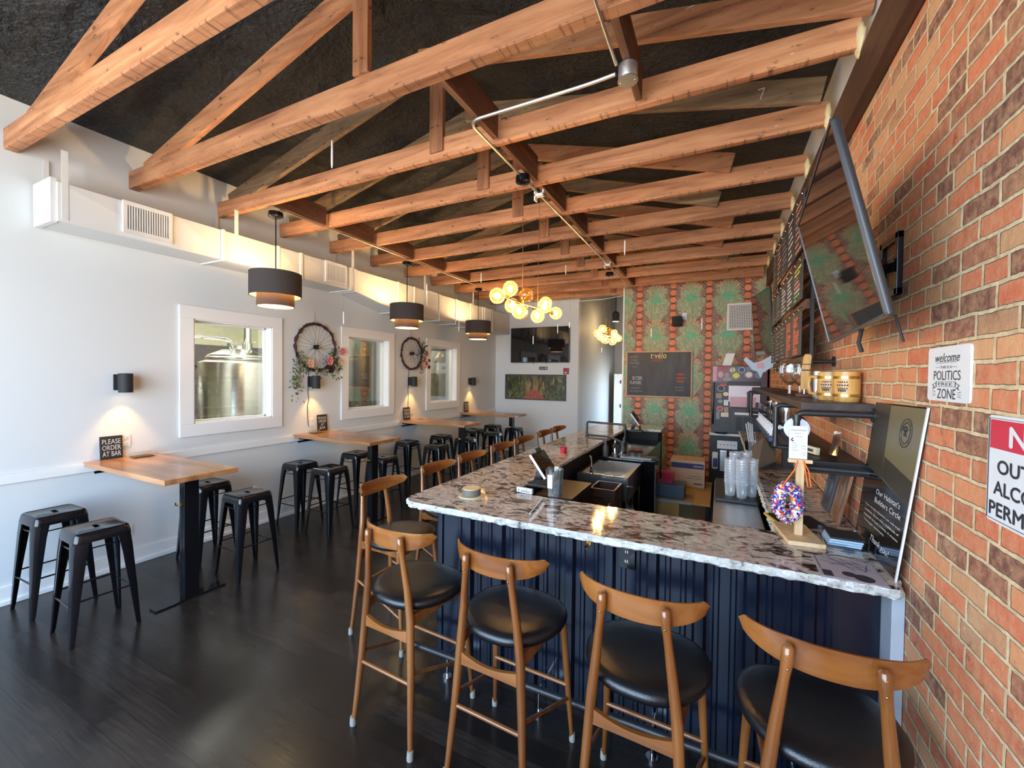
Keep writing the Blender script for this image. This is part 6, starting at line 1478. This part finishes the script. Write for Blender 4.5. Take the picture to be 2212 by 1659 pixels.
# ================================================================ PAPERED WALL
ck = thing('chalkboard', 'pine framed chalkboard with chalk lettering on the papered wall', 'chalkboard', (-1.13, 8.84, 1.96))
CX0, CX1, CZ0, CZ1 = -1.745, -.49, 1.50, 2.42
mb = MB(); mb.box(CX0+.02, CX1-.02, 8.82, 8.85, CZ0+.02, CZ1-.02); mb.build('board', 'chalkboard', ck, smooth=False)
pframe(CX0, CX1, CZ0, CZ1, 8.81, 8.85, .024, 'frame_pine', ck)
def cw(s, a, b, w, h, m, sh=0): text(s, ck, m, (CX0+(CX1-CX0)*a, 8.82, CZ0+(CZ1-CZ0)*b), X, Z, w=w, h=h, n=.002, shear=sh)
cw('t·vélo', .50, .905, .30, .115, 'chalk_yellow', .1); cw('--------', .49, .825, .17, .012, 'chalk_red'); cw('SAVANNAH, GA', .49, .785, .20, .03, 'chalk_red')
cw('HAPPY', .12, .88, .15, .04, 'chalk_lilac'); cw('HOUR', .12, .81, .12, .04, 'chalk_lilac'); cw('MON-THU', .13, .74, .19, .045, 'chalk_lilac'); cw('4-6', .12, .66, .10, .035, 'chalk_dim')
cw('SELTZER', .175, .41, .20, .065, 'chalk_white'); cw('FLAVORS', .155, .31, .22, .065, 'chalk_white')
for i, (a, b, w_) in enumerate(((.15, .19, .18), (.16, .12, .24), (.82, .22, .16), (.82, .16, .14))): cw('-----', a, b, w_, .02, 'chalk_dim')
for b, w_ in ((.50, .15), (.42, .17), (.35, .13)):
    cw('~~~~', .83, b, w_, .05, 'chalk_red')
vt = thing('return_air_grille', 'square white return air grille high on the papered wall', 'vent', (.32, 8.85, 3.03))
pframe(.085, .60, 2.785, 3.285, 8.825, 8.85, .035, 'grille_white', vt)
mb = MB(); mb.box(.12, .565, 8.842, 8.849, 2.82, 3.25); mb.build('backing', 'grille_dark', vt)
mb = MB()
for i in range(16): x = .12+.445*(i+.5)/16; mb.box(x-.005, x+.005, 8.828, 8.842, 2.82, 3.25)
for i in range(15): z = 2.82+.43*(i+.5)/15; mb.box(.12, .565, 8.830, 8.842, z-.004, z+.004)
mb.build('grid', 'grille_white', vt, smooth=False)
sp2 = thing('wall_speaker', 'small black speaker angled out from the papered wall', 'speaker', (-.78, 8.82, 2.98))
mb = MB(); mb.obox((-.78, 8.755, 2.985), Vector((.082, .02, 0)), Vector((0, -.03, .095)), Vector((-.02, .06, .01)), .012); mb.build('cabinet', 'black', sp2)
mb = MB(); mb.cyl((-.76, 8.80, 2.99), (-.74, 8.85, 3.0), .015, n=8); mb.build('bracket', 'black', sp2)
outlet((-.655, 8.85, 3.09), X, -Y, 'white outlet high on the papered wall beside the black speaker', w=.09, h=.125)
ff = thing('spot_lamp', 'black ceiling spot lamp in the dim corridor', 'lamp', (-2.42, 10.8, 3.4))
mb = MB(); mb.lathe([(.085, 3.30), (.09, 3.30), (.09, 3.52), (.03, 3.56), (0, 3.56)], (-2.42, 10.8, 0), 24); mb.cyl((-2.42, 10.8, 3.56), (-2.42, 10.8, 5.0), .012, n=8); mb.build('housing', 'black_matte', ff)
mb = MB(); mb.lathe([(0, 3.305), (.08, 3.305)], (-2.42, 10.8, 0), 24); mb.build('lens', 'lamp_disc', ff)
pointl('corridor_spot', (-2.42, 10.8, 3.2), 10, WARM, .06)
mb = MB(); mb.box(-3.1, -1.75, 9.62, 9.78, 3.05, 3.62); o = mb.build('corridor_header', 'beam', None, (-2.4, 9.7, 3.05)) if 0 else None
conduit('thin white conduit above the corridor opening', [(-2.97, 9.42, 3.63), (-2.40, 9.41, 3.635), (-1.9, 9.40, 3.69), (-1.84, 9.38, 3.70)], .009, 'tube_white')
# ================================================================ HANGING LIGHT TUBES
TUBES = [((-2.84, 2.42, 3.66), .22, 'over the aisle, between the second and third roof truss'), ((-1.03, 5.0, 3.40), .17, 'in front of the seventh truss, right of the middle conduit'), ((-2.15, 6.15, 3.52), .14, 'left of the middle conduit, between the two chandeliers'),
         ((-3.5, 5.9, 3.47), .16, 'left of the nearer chandelier, against the far trusses'), ((-4.3, 3.85, 2.60), .16, 'beside the larger wheel wreath'), ((-2.62, 7.1, 2.74), .18, 'in front of the right side of the end wall television'), ((-3.05, 7.0, 2.54), .15, 'in front of the middle of the end wall television'),
         ((-2.37, 7.0, 2.78), .10, 'at the upper right corner of the end wall television'), ((-4.25, 6.4, 2.77), .20, 'in front of the farthest window'), ((-.27, 7.0, 2.71), .18, 'in front of the wallpaper, right of the speaker'), ((-1.0, 7.0, 2.60), .14, 'in front of the wallpaper, above the chalkboard'),
         ((-2.05, 8.0, 2.40), .10, 'below the farther chandelier'), ((-4.2, 6.2, 2.95), .10, 'above the farthest window'), ((-4.2, 5.4, 3.25), .16, 'in front of the duct, left of the second pendant')]
for k, ((x, y, z), L, lb) in enumerate(TUBES):
    r = thing('light_tube', 'thin white light tube hanging '+lb, 'light', (x, y, z-L/2), 'hanging light tubes')
    mb = MB(); mb.lathe([(0, z-L/2), (.005, z-L/2+.006), (.0085, z-L*.3), (.0075, z+L/2), (0, z+L/2+.004)], (x, y, 0), 12); mb.build('tube', 'tube_white', r)
    mb = MB(); mb.cyl((x, y, z+L/2), (x, y, max(z+L/2+.02, foam_z(x)-.02)), .0008, n=4); mb.build('thread', 'thread', r)
# ---------------------------------------------------------------- tidy helper properties
for o in bpy.data.objects:
    if '_org' in o: del o['_org']
